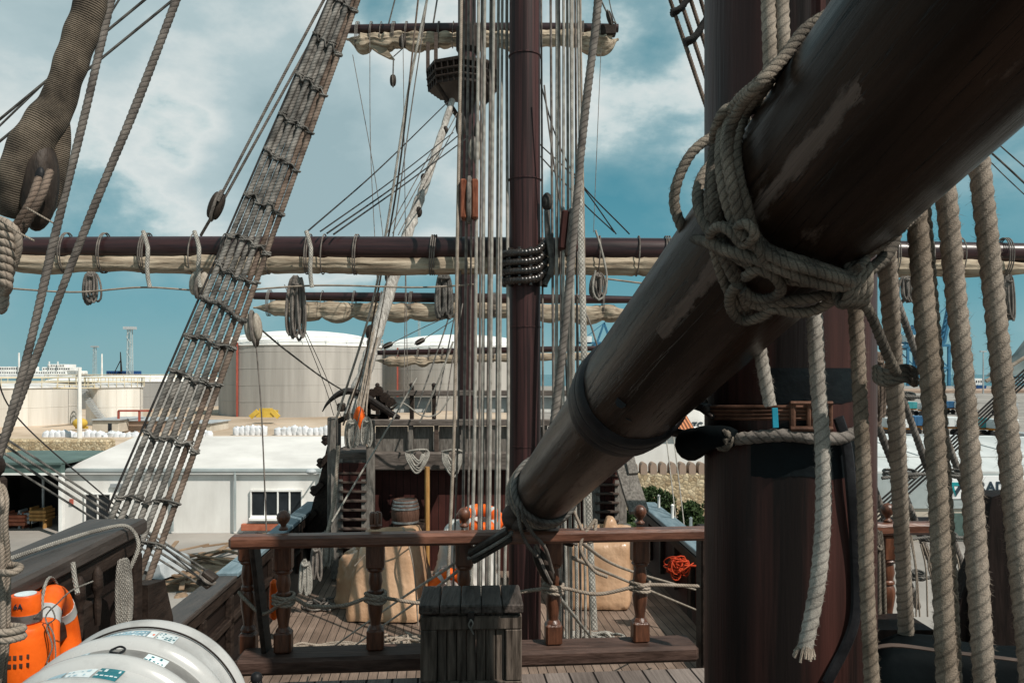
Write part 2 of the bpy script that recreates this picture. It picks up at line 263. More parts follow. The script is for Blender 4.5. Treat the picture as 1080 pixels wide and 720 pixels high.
# ------------------------------------------------------------------ mesh builder
class MB:
    def __init__(s): s.v = []; s.f = []; s.uv = {}; s.n = 0
    def add(s, verts, faces, uvs=None):
        o = s.n; s.v.append(np.asarray(verts, float).reshape(-1, 3)); s.n += len(s.v[-1])
        k = len(s.f)
        s.f.extend([tuple(i+o for i in f) for f in faces])
        if uvs is not None:
            for i, u in enumerate(uvs): s.uv[k+i] = u
        return s
    def box(s, c, size, R=None, b=0.008):
        h = np.array(size, float)/2; b = min(b, 0.45*h.min()*2*0.5)
        vs = []; idx = {}
        for c3 in range(8):
            sg = np.array([1 if c3 >> k & 1 else -1 for k in range(3)])
            for a in range(3):
                q = sg*(h-b); q[a] = sg[a]*h[a]; idx[c3, a] = len(vs); vs.append(q)
        fs = []
        for a in range(3):
            i, j = (a+1) % 3, (a+2) % 3
            for sg in (0, 1):
                cs = [(sg << a), (sg << a) | (1 << i), (sg << a) | (1 << i) | (1 << j), (sg << a) | (1 << j)]
                q = [idx[c, a] for c in cs]; fs.append(q if sg else q[::-1])
        for k in range(3):
            i, j = (k+1) % 3, (k+2) % 3
            for si in (0, 1):
                for sj in (0, 1):
                    c1 = (si << i) | (sj << j); c2 = c1 | (1 << k)
                    q = [idx[c1, i], idx[c2, i], idx[c2, j], idx[c1, j]]
                    fs.append(q if (si == sj) else q[::-1])
        for c3 in range(8):
            q = [idx[c3, 0], idx[c3, 1], idx[c3, 2]]
            par = bin(c3).count('1') % 2
            fs.append(q if par else q[::-1])
        vs = np.array(vs)
        if R is not None: vs = vs @ np.array(R).T
        return s.add(vs+np.array(c), fs)
    def bx(s, x0, x1, y0, y1, Y, d, b=0.01):
        """box whose near face is a picture rectangle at distance Y, d metres deep"""
        a = P(x0, y0, Y); c = P(x1, y1, Y); m = (a+c)/2; m[1] += d/2
        return s.box(m, (abs(c[0]-a[0]), d, abs(a[2]-c[2])), None, b)
    def bar(s, p, q, w, h, up=(0,0,1), b=0.006):
        p, q = np.array(p, float), np.array(q, float); d = q-p; l = np.linalg.norm(d); z = d/l
        x = np.cross(np.array(up, float), z)
        if np.linalg.norm(x) < 1e-6: x = np.cross((0,1,0), z)
        x = nrm(x); y = np.cross(z, x)
        return s.box((p+q)/2, (w, h, l), np.stack([x, y, z], 1), b)
    def tube(s, pts, r, seg=10, pitch=0.1, lobes=0, depth=0.0, cap=True, closed=False, ell=1.0, twist=None):
        pts = np.asarray(pts, float); n = len(pts); r = np.broadcast_to(np.asarray(r, float), (n,))
        t = np.gradient(pts, axis=0)
        if closed: t = np.roll(pts, -1, 0)-np.roll(pts, 1, 0)
        t /= (np.linalg.norm(t, axis=1, keepdims=True)+1e-12)
        x = np.zeros((n, 3)); ref = np.array((0, 0, 1.)) if abs(t[0][2]) < 0.9 else np.array((0, 1., 0))
        x[0] = nrm(np.cross(ref, t[0]))
        for i in range(1, n):
            w = x[i-1]-t[i]*np.dot(x[i-1], t[i]); x[i] = w/(np.linalg.norm(w)+1e-12)
        y = np.cross(t, x)
        sl = np.concatenate([[0], np.cumsum(np.linalg.norm(np.diff(pts, axis=0), axis=1))])
        th = np.linspace(0, 2*np.pi, seg, endpoint=False)
        rad = np.ones((n, seg))
        if lobes:
            ph = lobes*(th[None, :]-2*np.pi*sl[:, None]/pitch)/2
            rad = 1-depth+depth*np.abs(np.cos(ph))**0.6
        vv = pts[:, None, :]+(r[:, None]*rad)[:, :, None]*(np.cos(th)[None, :, None]*x[:, None, :]+ell*np.sin(th)[None, :, None]*y[:, None, :])
        fs = []; uv = []
        m = n if closed else n-1
        for i in range(m):
            j = (i+1) % n; v0, v1 = sl[i]/pitch, (sl[j] if j else sl[i]+0.01)/pitch
            for k in range(seg):
                k2 = (k+1) % seg
                fs.append((i*seg+k, i*seg+k2, j*seg+k2, j*seg+k))
                u0, u1 = k/seg, (k+1)/seg; uv.append(((u0, v0), (u1, v0), (u1, v1), (u0, v1)))
        if cap and not closed:
            fs.append(tuple(range(seg))[::-1]); uv.append(tuple((0.5, 0) for _ in range(seg)))
            fs.append(tuple((n-1)*seg+k for k in range(seg))); uv.append(tuple((0.5, sl[-1]/pitch) for _ in range(seg)))
        return s.add(vv.reshape(-1, 3), fs, uv)
    def lathe(s, prof, base, seg=20, axis=(0,0,1), sq=False):
        """profile [(r, h)] turned about an axis through base; caps where the radius is left open"""
        z = nrm(axis); ref = np.array((1., 0, 0)) if abs(z[0]) < 0.9 else np.array((0, 1., 0))
        x = nrm(ref-z*np.dot(ref, z)); y = np.cross(z, x); base = np.array(base, float)
        th = np.linspace(0, 2*np.pi, seg, endpoint=False)
        vs = []; n = len(prof)
        for r, h in prof: vs.append(base+z*h+r*(np.cos(th)[:, None]*x+np.sin(th)[:, None]*y))
        fs = []
        for i in range(n-1):
            for k in range(seg):
                k2 = (k+1) % seg; fs.append((i*seg+k, i*seg+k2, (i+1)*seg+k2, (i+1)*seg+k))
        fs.append(tuple(range(seg))[::-1]); fs.append(tuple((n-1)*seg+k for k in range(seg)))
        return s.add(np.concatenate(vs), fs)
    def ball(s, c, r, seg=12, rings=8, sc=(1,1,1), R=None):
        prof = [(math.sin(math.pi*i/rings), -math.cos(math.pi*i/rings)) for i in range(rings+1)]
        vs = []; th = np.linspace(0, 2*np.pi, seg, endpoint=False)
        for q, h in prof: vs.append(np.stack([max(q, 1e-4)*np.cos(th), max(q, 1e-4)*np.sin(th), np.full(seg, h)], 1))
        vs = np.concatenate(vs)*r*np.array(sc)
        if R is not None: vs = vs @ np.array(R).T
        fs = [(i*seg+k, i*seg+(k+1) % seg, (i+1)*seg+(k+1) % seg, (i+1)*seg+k) for i in range(rings) for k in range(seg)]
        return s.add(vs+np.array(c), fs)
    def prism(s, poly, ext):
        """planar polygon (3d points) pushed along ext"""
        p = np.asarray(poly, float); n = len(p); e = np.array(ext, float)
        fs = [tuple(range(n))[::-1], tuple(range(n, 2*n))]+[(i, (i+1) % n, n+(i+1) % n, n+i) for i in range(n)]
        return s.add(np.concatenate([p, p+e]), fs)
    def build(s, name, mat, parent=None, smooth=35, fix=True):
        v = np.concatenate(s.v)
        me = bpy.data.meshes.new(name)
        if parent is None:
            org = np.array(((v[:,0].min()+v[:,0].max())/2, (v[:,1].min()+v[:,1].max())/2, v[:,2].min()))
        else: org = WL[parent.name]
        me.from_pydata((v-org).tolist(), [], s.f)
        if s.uv:
            ul = me.uv_layers.new(name='UVMap'); buf = np.zeros(len(me.loops)*2); li = 0
            for i, f in enumerate(s.f):
                u = s.uv.get(i)
                if u is not None:
                    buf[li*2:(li+len(f))*2] = np.array(u).ravel()
                li += len(f)
            ul.data.foreach_set('uv', buf)
        elif fix:
            import bmesh
            bm = bmesh.new(); bm.from_mesh(me); bmesh.ops.recalc_face_normals(bm, faces=bm.faces); bm.to_mesh(me); bm.free()
        me.materials.append(MATS[mat])
        if smooth:
            me.polygons.foreach_set('use_smooth', [True]*len(me.polygons)); me.set_sharp_from_angle(angle=math.radians(smooth))
        o = bpy.data.objects.new(name, me); COL.objects.link(o)
        if parent is None: o.location = org; WL[o.name] = org
        else: o.parent = parent; WL[o.name] = org
        return o
WL = {}
def empty(name, loc, label, cat, group=None):
    o = bpy.data.objects.new(name, None); COL.objects.link(o); o.location = loc; o.empty_display_size = 0.1
    WL[o.name] = np.array(loc, float); return tag(o, label, cat, group)
def tag(o, label, cat, group=None):
    o['label'] = label; o['category'] = cat
    if group: o['group'] = group
    return o
def struct(o, kind='structure'): o['kind'] = kind; return o
def spline(pts, n=None, step=None):
    """Catmull-Rom through the points, evenly resampled"""
    p = np.asarray(pts, float)
    if len(p) == 2: dense = p
    else:
        q = np.vstack([2*p[0]-p[1], p, 2*p[-1]-p[-2]]); out = []
        for i in range(1, len(q)-2):
            t = np.linspace(0, 1, 24, endpoint=False)[:, None]; a, b, c, d = q[i-1], q[i], q[i+1], q[i+2]
            out.append(0.5*((2*b)+(-a+c)*t+(2*a-5*b+4*c-d)*t**2+(-a+3*b-3*c+d)*t**3))
        dense = np.vstack(out+[p[-1:]])
    s = np.concatenate([[0], np.cumsum(np.linalg.norm(np.diff(dense, axis=0), axis=1))])
    if n is None: n = max(2, int(math.ceil(s[-1]/step))+1)
    t = np.linspace(0, s[-1], n)
    return np.stack([np.interp(t, s, dense[:, k]) for k in range(3)], 1)
def fuzz(mb, q, r, per_m):
    """loose fibres standing off a near rope"""
    q = np.asarray(q); d = np.gradient(q, axis=0); n = int(per_m*np.linalg.norm(np.diff(q, axis=0), axis=1).sum())
    idx = rng.integers(0, len(q), n); t = d[idx]/np.linalg.norm(d[idx], axis=1, keepdims=True)
    o = rng.normal(size=(n,3)); o -= t*(o*t).sum(1, keepdims=True); o /= np.linalg.norm(o, axis=1, keepdims=True)
    s = np.cross(t, o); b = q[idx]+o*r*.86; l = rng.uniform(.003,.011,(n,1))*min(1.4, r/.018); e = b+(o*rng.uniform(.3,1,(n,1))+t*rng.normal(0,.9,(n,1))+s*rng.normal(0,.8,(n,1)))*l
    w = (t+s)*.00045; vs = np.stack([b-w, b+w, e], 1).reshape(-1, 3)
    return mb.add(vs, [(3*i, 3*i+1, 3*i+2) for i in range(n)], [((.2,.5),(.2,.5),(.2,.5))]*n)
def ropemesh(mb, pts, r, near=False, wob=0.0, seg=None, hair=0):
    """a rope along the points: near ones get real strands, far ones a bump"""
    pitch = r*4.2
    if near:
        q = spline(pts, step=pitch/8)
        if wob: 
            k = np.arange(len(q))[:, None]; q = q+wob*np.concatenate([np.sin(k*0.031+pts[0][0]*9), np.cos(k*0.023), np.sin(k*0.027+2)], 1)
        if hair: fuzz(mb, q, r, hair)
        rv = r*(1+.035*np.sin(np.arange(len(q))*.041+q[0][0]*31)+.03*np.sin(np.arange(len(q))*.107+q[0][2]*17))
        return mb.tube(q, rv, seg or 18, pitch, 3, 0.32)
    q = spline(pts, step=max(r*5, 0.08)) if len(pts) > 2 else spline(pts, n=max(2, int(np.linalg.norm(np.array(pts[1])-pts[0])/1.5)+2))
    return mb.tube(q, r, seg or 8, pitch)
def sag(a, b, drop, n=9):
    t = np.linspace(0, 1, n)[:, None]; p = np.array(a)*(1-t)+np.array(b)*t; p[:, 2] -= drop*4*(t*(1-t))[:, 0]; return p
def rope(name, label, cat, pts, r, mat, group=None, near=False, wob=0.0, hair=0):
    mb = MB(); ropemesh(mb, pts, r, near, wob, None, hair)
    return tag(mb.build(name, mat, smooth=60), label, cat, group)
def pulley(name, label, c, length, w, d, axis, mat='block_wood', group=None, toward=(0,-1,0), square=False):
    """rigging block: oval shell with a slot and sheave, bound by a strop"""
    z = nrm(axis); y = nrm(np.array(toward)-z*np.dot(toward, z)); x = np.cross(y, z); R = np.stack([x, y, z], 1); c = np.array(c, float)
    t = empty(name, c, label, 'pulley block', group)
    m = MB()
    for sgn in (-1, 1):      # two cheeks
        if square: m.box(c+x*sgn*w*0.3, (w*.34, d, length), R, .03)
        else: m.ball(c+x*sgn*w*0.25, length/2, 14, 10, (w*0.62/length, d/length, 1), R)
    m.build('shell', mat, t)
    m = MB(); m.lathe([(d*0.36, -w*0.12), (d*0.30, 0), (d*0.36, w*0.12)], c, 16, x); m.build('sheave', 'iron', t)
    m = MB(); th = np.linspace(0, 2*np.pi, 26, endpoint=False)
    m.tube(c+np.outer(np.cos(th)*d*0.55, y)+np.outer(np.sin(th)*length*0.56, z), w*0.13, 6, 0.05, closed=True); m.build('strop', 'rope_grey', t)
    return t
def hank(mb, top, h, w, n, r, R=None, near=False, side=(1,0,0), out=(0,-1,0)):
    """coil of rope hung from a point: long narrow loops"""
    top = np.array(top, float); side = nrm(side); out = nrm(out)
    for i in range(n):
        k = (i-(n-1)/2)/max(1, n-1); hh = h*random.uniform(0.86, 1.0); ww = w*random.uniform(0.5, 1.0); cx = k*w*0.9
        oo = random.uniform(-1, 1)*w*0.25
        th = np.linspace(-0.5*np.pi, 1.5*np.pi, 13)
        p = [top+side*(cx*0.9*(0.45+0.55*(1-math.sin(a))/2*1.0)+ww*0.32*math.cos(a))+out*(oo*(1-math.sin(a))/2)+V(0,0,-1)*hh*(1-math.sin(a))/2 for a in th]
        q = spline(p, step=r*6.4/9 if near else max(r*4, 0.03)); mb.tube(q, r, 12 if near else 7, r*6.4, 3 if near else 0, 0.24)
    return mb
# ================================================================== setting: ground, sea, decks
def plane(name, pts, mat, thick=None):
    mb = MB()
    if thick: mb.prism(pts, (0, 0, -thick))
    else: mb.add(pts, [tuple(range(len(pts)))])
    return struct(mb.build(name, mat, smooth=0))
plane('ground', [(-900,-60,0),(900,-60,0),(900,520,0),(-900,520,0)], 'concrete_ground')
plane('sea', [(-6000,500,-1.6),(6000,500,-1.6),(6000,9000,-1.6),(-6000,9000,-1.6)], 'sea')
def ax(u, v, z): return np.array((1.3+u*0.996-v*0.0897, u*0.0897+v*0.996, z))   # ship frame: u to starboard, v forward
plane('quarterdeck', [ax(-3.35,-3,ZQ),ax(2.75,-3,ZQ),ax(2.75,4.87,ZQ),ax(-3.2,4.87,ZQ)], 'deck', 0.12)
plane('waist_deck', [(-4.2,5.35,ZW),(3.6,5.35,ZW),(3.0,20.5,ZW),(-4.4,20.5,ZW)], 'waist_deck', 0.12)
# raised yard behind the warehouse
plane('terrace', [(-160,56,2.3),(2,56,2.3),(2,420,2.3),(-160,420,2.3)], 'earth', 2.2)
mb = MB()
for cxx, cyy, rr_ in ((-11.5,32.5,2.6),(-9.0,31.5,2.2),(-13.2,30.8,2.0),(-10.2,34.2,1.8)):
    th_ = np.linspace(0,2*np.pi,40,endpoint=False); k_ = 1+.12*np.sin(th_*3+cxx)+.08*np.sin(th_*7); vs_ = [(cxx,cyy,.28)]+[(cxx+rr_*f_*kk*math.cos(q_), cyy+rr_*f_*kk*.8*math.sin(q_), h_) for f_, h_ in ((.5,.22),(.85,.1),(1.0,.005)) for q_, kk in zip(th_, k_)]
    mb.add(vs_, [(0,1+i_,1+(i_+1)%40) for i_ in range(40)]+[(1+j_*40+i_,1+(j_+1)*40+i_,1+(j_+1)*40+(i_+1)%40,1+j_*40+(i_+1)%40) for j_ in range(2) for i_ in range(40)])
for i in range(90):
    x = random.uniform(-15, -6.5); y = random.uniform(28.5, 36); s = random.uniform(0.05, 0.28)
    mb.ball((x, y, 0), s, 7, 4, (1, 1, 0.5))
    if i < 46:
        a = random.uniform(0, 3.1); l = random.uniform(1, 3); z = random.uniform(0.06, 0.2)
        mb.bar((x, y, z+.15), (x+l*math.cos(a), y+l*math.sin(a), z+.15+random.uniform(0, .2)), 0.18, 0.06)
o = mb.build('timber_litter', 'cream_wall'); MATS['cream_wall']
tag(o, 'loose planks and rubble strewn on the quay below the port bulwark', 'rubble'); o['kind'] = 'stuff'
o.data.materials[0] = MATS['dirt']

# ------------------------------------------------------------------ warehouse, left
t = empty('white_warehouse', P(205, 562, 40.0), 'long white rendered warehouse with pale pitched roof across the quay', 'warehouse')
m = MB()
x0, x1 = P(66, 0, 40)[0], P(352, 0, 40)[0]; zt = P(0, 497, 40)[2]
m.box(((x0+x1)/2, 44, zt/2), (x1-x0, 8, zt)); m.build('wall', 'render_wall', t)
m = MB(); zr = 4.62
a = [V(x0-.1,39.8,zt), V(x1+.1,39.8,zt), V(x1+.1,43.2,zr), V(x0+2.2,43.2,zr), V(x0-.1,48.2,zt), V(x1+.1,48.2,zt)]
m.add(a+[q-V(0,0,.12) for q in a], [(0,1,2,3),(3,2,5,4),(0,3,4),(6,9,8,7),(9,10,11,8),(6,10,9),(0,6,7,1),(1,7,8,2),(2,8,11,5),(0,4,10,6)]); m.build('roof', 'roof_white', t)
m = MB(); m.bx(66, 352, 494, 497.5, 39.75, 0.2, 0.02); g = m.build('gutter', 'fascia_grey', t)
m = MB(); m.bx(66, 352, 499.5, 500.6, 39.86, 0.12, 0.005); m.build('conduit', 'fascia_grey', t)
m = MB(); m.bx(254, 306, 552.5, 559.5, 39.7, 0.28, 0.02); m.build('brick_step', 'brick_red', t)
m = MB(); m.bx(266, 317, 518.5, 543.5, 39.93, 0.05); w = m.build('window', 'window_dark', t)
m = MB()
for xx in (263.6, 278.6, 292, 304.4, 317.4): m.bx(xx, xx+1.5, 516, 546, 39.86, 0.14, 0.01)
m.bx(263.6, 318.9, 516, 518.3, 39.85, 0.14, 0.01); m.bx(263.6, 318.9, 543.5, 546.2, 39.85, 0.14, 0.01); m.build('frame', 'white_paint', w)
m = MB(); m.bx(262, 321, 546.2, 549.2, 39.6, 0.35, 0.02); m.build('sill', 'white_paint', w)
m = MB(); m.bx(90, 116, 521.5, 560, 39.93, 0.05); w = m.build('door', 'window_dark', t)
m = MB()
for xx in (88.5, 102, 115.5): m.bx(xx, xx+1.4, 520, 561, 39.86, 0.12, 0.01)
m.bx(88.5, 116.9, 519.6, 521.6, 39.85, 0.12, 0.01); m.build('frame', 'white_paint', w)
m = MB(); m.bar(P(336,499,39.9), P(331,498,38.6), 0.06, 0.06); m.ball(P(328,497,38.4), 0.26, 12, 8, (1,1,0.55)); m.build('wall_lamp', 'trailer_grey', t)
m = MB(); m.bx(73, 77, 526, 532, 39.92, 0.06); m.build('alarm_box', 'pipe_red', t)
for px in (182, 248, 338): m = MB(); m.bar(P(px,498,39.8), P(px,560,39.8), .09, .09); m.build('downpipe', 'fascia_grey', t)
for q_ in ((116,128,510,514),(186,190,520,526)): m = MB(); m.bx(*q_, 39.85, .15); m.build('junction_box', 'trailer_grey', t)
# open shed further left
t = empty('open_shed', P(20, 562, 39.0), 'dark open-fronted storage shed with grey-green lintel left of the white warehouse', 'shed')
sx0, sx1 = P(-60, 0, 39)[0], P(65, 0, 39)[0]
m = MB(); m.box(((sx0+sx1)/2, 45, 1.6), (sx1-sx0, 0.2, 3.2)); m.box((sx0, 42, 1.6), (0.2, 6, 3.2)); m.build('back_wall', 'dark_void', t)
m = MB(); m.bx(-60, 65, 489, 499, 39, 0.3); m.box(((sx0+sx1)/2, 42, P(0,490,39)[2]+0.06), (sx1-sx0, 6.2, 0.12)); m.build('roof', 'green_paint', t)
m = MB(); m.bx(61.5, 65.5, 499, 562, 38.95, 0.25); m.bx(-60, 65.5, 499, 501, 38.9, 0.25); m.build('door_frame', 'white_paint', t)
m = MB(); m.bx(44, 46, 501, 562, 42, 0.1); m.build('inner_post', 'trailer_grey', t)
for i, (xx, w_, h_, mm) in enumerate([(4, 22, 9, 'brick_red'), (30, 18, 14, 'wood_yellow'), (18, 16, 11, 'trailer_grey')]):
    m = MB()
    for k in range(3): m.bx(xx, xx+w_, 560-h_-k*4, 560-k*4-(h_-3.4), 41+0.1*i, 0.9, 0.03)
    m.bx(xx+1, xx+3, 549-h_, 561, 41.2, 0.7, 0.01); m.bx(xx+w_-3, xx+w_-1, 549-h_, 561, 41.2, 0.7, 0.01)
    tag(m.build('crate_stack', mm), ['reddish stack of crates low inside the dark shed', 'yellowish timber crate stack beside the inner post of the dark shed', 'grey crate stack in the middle of the dark shed'][i], 'crate', 'crates stored in the shed')
t = MB(); 
t.box((P(35,0,54)[0], 55.2, 1.75), (9.5, 1.2, 3.5), None, 0.15)
tag(t.build('stone_wall', 'stone_wall'), 'low rough tan stone wall rising behind the dark shed', 'wall')
# parked white van on the quay
def vehicle(name, c, R, length, w, h, label, cat, mat, group=None):
    t = empty(name, c, label, cat, group); c = np.array(c, float)
    def T(q): return c+np.array(q) @ R.T
    prof = [(-.5*length,.35),(-.5*length,.75*h),(-.42*length,.97*h),(.12*length,h),(.3*length,.62*h),(.47*length,.52*h),(.5*length,.35)]
    m = MB(); m.prism([T((x,-w/2,z)) for x, z in prof], R @ V(0,w,0)); m.build('body', mat, t)
    m = MB(); 
    for sg in (-1, 1): m.prism([T((x,sg*(w/2+.01)-.01,z)) for x, z in [(-.4*length,.6*h),(-.38*length,.9*h),(.1*length,.93*h),(.24*length,.63*h)]], R @ V(0,.02,0))
    m.build('window', 'window_dark', t)
    for sx in (-.32, .32):
        for sg in (-1, 1):
            m = MB(); m.lathe([(.3,-.1),(.33,-.06),(.33,.06),(.3,.1)], T((sx*length, sg*(w/2-.08), .33)), 16, R @ V(0,1,0)); ww = m.build('wheel', 'tyre', t)
            m = MB(); m.lathe([(.18,-.115),(.18,.115)], T((sx*length, sg*(w/2-.08), .33)), 12, R @ V(0,1,0)); m.build('rim', 'steel', ww)
    return t
def Rz(a): return np.array([[math.cos(a),-math.sin(a),0],[math.sin(a),math.cos(a),0],[0,0,1]])
vehicle('parked_van', (P(138,0,31)[0], 31, 0), Rz(-.25), 4.2, 1.75, 1.7, 'small pale van parked on the quay behind the port shrouds', 'van', 'trailer_grey')

# ------------------------------------------------------------------ tanks
def tank(label, cx, cy, r, ztop, dome, mat, roofmat, z0=2.3, ladder=True, group='storage tanks', rail='ochre_paint', pipe=None):
    t = empty('storage_tank', (cx, cy, z0), label, 'tank', group)
    m = MB(); m.lathe([(r, 0), (r, ztop-z0)], (cx, cy, z0), 72); m.build('shell', mat, t, smooth=30)
    n = 8; m = MB(); m.lathe([(r+0.12, -0.1)]+[(max(.02, (r+.12)*math.cos(i/n*math.pi/2)), .02+dome*math.sin(i/n*math.pi/2)**1.0) for i in range(n+1)], (cx, cy, ztop), 72); m.build('roof', roofmat, t)
    m = MB(); th = np.linspace(0, 2*np.pi, 73)
    for dz in (0.55, 1.05): m.tube(np.stack([cx+(r+.15)*np.cos(th), cy+(r+.15)*np.sin(th), np.full(73, ztop+dz)], 1), 0.05, 5)
    for a in th[::3]: m.bar((cx+(r+.15)*math.cos(a), cy+(r+.15)*math.sin(a), ztop), (cx+(r+.15)*math.cos(a), cy+(r+.15)*math.sin(a), ztop+1.05), .06, .06)
    m.build('railing', rail, t)
    m = MB()
    for dz in np.arange(2.0, ztop-z0, 2.2): m.tube(np.stack([cx+(r+.01)*np.cos(th), cy+(r+.01)*np.sin(th), np.full(73, z0+dz)], 1), 0.022, 4)
    for a in th[::4]: m.bar((cx+(r-.015)*math.cos(a), cy+(r-.015)*math.sin(a), z0+.02), (cx+(r-.015)*math.cos(a), cy+(r-.015)*math.sin(a), ztop-.02), .06, .06)
    m.build('plate_seam', mat, t)
    if ladder:
        m = MB(); a0, a1 = -2.3, -1.35
        for k in range(24):
            a = a0+(a1-a0)*k/23; z = ztop-(ztop-z0)*k/23*0.95
            m.box((cx+(r+.5)*math.cos(a), cy+(r+.5)*math.sin(a), z), (.7, .5, .12))
        m.build('spiral_stair', 'trailer_grey', t)
    if pipe is not None:
        m = MB(); q = P(pipe, 0, cy-r); 
        yy = cy-math.sqrt(max(0.1, r*r-(q[0]-cx)**2))-0.25; m.bar((q[0], yy, z0), (q[0], yy, ztop+.3), .22, .22); m.build('pipe', 'pipe_red', t)
    return t
def tk(xl, xr, ytop, Yn, **k):
    """from silhouette: left and right picture columns at the tank's middle distance"""
    for _ in range(6):
        r = (xr-xl)/2/F*(Yn+(k.get('_r', 0))); k['_r'] = r
    cy = Yn+r; k.pop('_r'); cx = ((xl+xr)/2-HX)/F*cy
    return cx, cy, r, EZ-(ytop-HY)/F*Yn, k
cx, cy, r, zt, k = tk(236, 402, 363, 104); tank('huge pale concrete-grey storage tank with white domed roof behind the warehouse', cx, cy, r, zt, 2.3, 'tank_concrete', 'white_paint', ladder=False, rail='trailer_white', pipe=246)
cx, cy, r, zt, k = tk(402, 566, 368, 122); tank('large pale grey storage tank with white dome and blue plate behind the forecastle', cx, cy, r, zt, 2.8, 'tank_concrete', 'white_paint', ladder=False, rail='trailer_white', pipe=416)
bt = bpy.context.scene.objects.get('storage_tank.001')
m = MB(); q = P(413, 387, cy-r); a0 = math.atan2(-(math.sqrt(r*r-(q[0]*1.06-cx)**2)), q[0]*1.06-cx)
arc = [a0+d for d in np.linspace(-.06, .10, 6)]
m.add([(cx+(r+.08)*math.cos(a), cy+(r+.08)*math.sin(a), z) for a in arc for z in (9.2, 10.5)], [(2*i, 2*i+2, 2*i+3, 2*i+1) for i in range(5)]); m.build('blue_plate', 'blue_steel', bt, fix=False)
cx, cy, r, zt, k = tk(62, 236, 402, 128); tank('wide low dark grey storage tank behind the two white tanks', cx, cy, r, zt, 0.9, 'tank_grey', 'white_paint', ladder=False)
cx, cy, r, zt, k = tk(-62, 72, 409, 84); tank('short white tank with cream rim at the far left', cx, cy, r, zt, 0.5, 'tank_white', 'roof_white', ladder=False, pipe=62)
cx, cy, r, zt, k = tk(94, 148, 408, 88); tank('short narrow white tank with a stair beside the light pole', cx, cy, r, zt, 0.5, 'tank_white', 'roof_white')
m = MB(); m.bar(P(60,409,83), P(100,409,88), 1.0, .12); m.bar(P(60,405.5,83), P(100,405.5,88), .08, .08)
for k in range(6): a = P(60+8*k, 409, 83+k); m.bar(a, a+V(0,0,.4), .06, .06)
tag(m.build('tank_walkway', 'ochre_paint'), 'thin cream walkway bridging the two short white tanks', 'walkway')
# low block houses, steps and the yellow bridges
def block_house(x0, x1, y0, y1, Y, mat, label, d=5):
    t = empty('block_house', P((x0+x1)/2, y1, Y), label, 'building', 'low block buildings among the tanks')
    m = MB(); m.bx(x0, x1, y0, y1, Y, d, .05); m.build('wall', mat, t)
    m = MB(); m.bx(x0-1, x1+1, y0-1.4, y0, Y-.2, d+.4, .03); m.build('roof', 'trailer_grey', t)
    m = MB(); a = x0+(x1-x0)*.6; m.bx(a, a+(x1-x0)*.14, y0+3, y1-1, Y-.04, .1, .01); m.build('door', 'window_dark', t)
block_house(97, 125, 443.5, 456, 76, 'cream_wall', 'small cream block house below the narrow white tank')
block_house(125, 172, 444, 457, 78, 'tan_pier', 'tan flat-roofed block house left of the shrouds')
block_house(193, 222, 447, 459, 78, 'cream_wall', 'cream flat block house just right of the shrouds')
m = MB()
for a, b in (((125,433),(160,433)), ((125,433),(125,444)), ((147,433),(147,444))): m.bar(P(*a,77), P(*b,77), .18, .18)
tag(m.build('pipe_gantry', 'pipe_red'), 'red pipe gantry over the tan block house', 'gantry')
m = MB(); m.bx(270, 288, 433, 440, 90, 2); m.bx(273, 285, 430.6, 433, 90, 1); m.bar(P(264,440,90), P(272,433,90), .2, .5); m.bar(P(294,440,90), P(287,433,90), .2, .5)
tag(m.build('pipe_bridge', 'yellow_paint'), 'small yellow stepped pipe bridge at the foot of the huge tank', 'bridge')
m = MB(); m.ball(P(84.5,446,80), .5, 12, 8, (1.5, 1, 1)); m.bx(79,90,449.5,452,80,.6,.03); m.bar(P(80,442,80), P(80,450,80), .1, .1); m.bar(P(89,442,80), P(89,450,80), .1, .1)
tag(m.build('pump_unit', 'yellow_paint'), 'round yellow pump unit at the foot of the light pole', 'pump')
m = MB(); m.tube([P(84,470,70), P(84,388,70)], [.22, .14], 8); m.bx(80, 88.5, 391, 395, 70, .7, .1); 
tag(m.build('light_pole', 'white_paint'), 'slim white light pole in front of the short white tanks', 'pole')
# rows of bulk sacks
first = None
def sack(x, y, Y, w, h, label, group):
    m = MB(); c = P(x, y, Y); b = w/F*Y; hh = h/F*Y
    n = 8; prof = [(b*.50,0),(b*.58,hh*.1),(b*.60,hh*.5),(b*.56,hh*.85),(b*.42,hh*.97),(b*.2,hh*1.0),(b*.12,hh*1.06)]
    m.lathe(prof, c, n); m.v[-1] = m.v[-1]+rng.normal(0, b*.05, m.v[-1].shape)
    tag(m.build('bulk_sack', 'sack', smooth=60), label, 'sack', group)
for x in np.arange(50, 148, 6.2): sack(x, 467+random.uniform(-.5,.5), 72, 8.4, random.uniform(10,13.5), 'white bulk sack in the row under the white tanks, left of the shrouds', 'bulk sacks left of the shrouds')
for x in np.arange(196, 222, 6.0): sack(x, 465, 72, 8, random.uniform(9,12), 'white bulk sack in the short row right of the shrouds', 'bulk sacks just right of the shrouds')
for x in list(np.arange(250, 282, 5.6))+list(np.arange(294, 346, 5.6)): sack(x, 461.5, 74, 7.6, random.uniform(10,13.5), 'white bulk sack in the row below the huge grey tank', 'bulk sacks below the huge tank')
m = MB(); m.bx(0, 350, 467.5, 471, 70, .8, .05)
tag(m.build('kerb_wall', 'cream_wall'), 'long low cream kerb wall along the sack yard', 'wall')
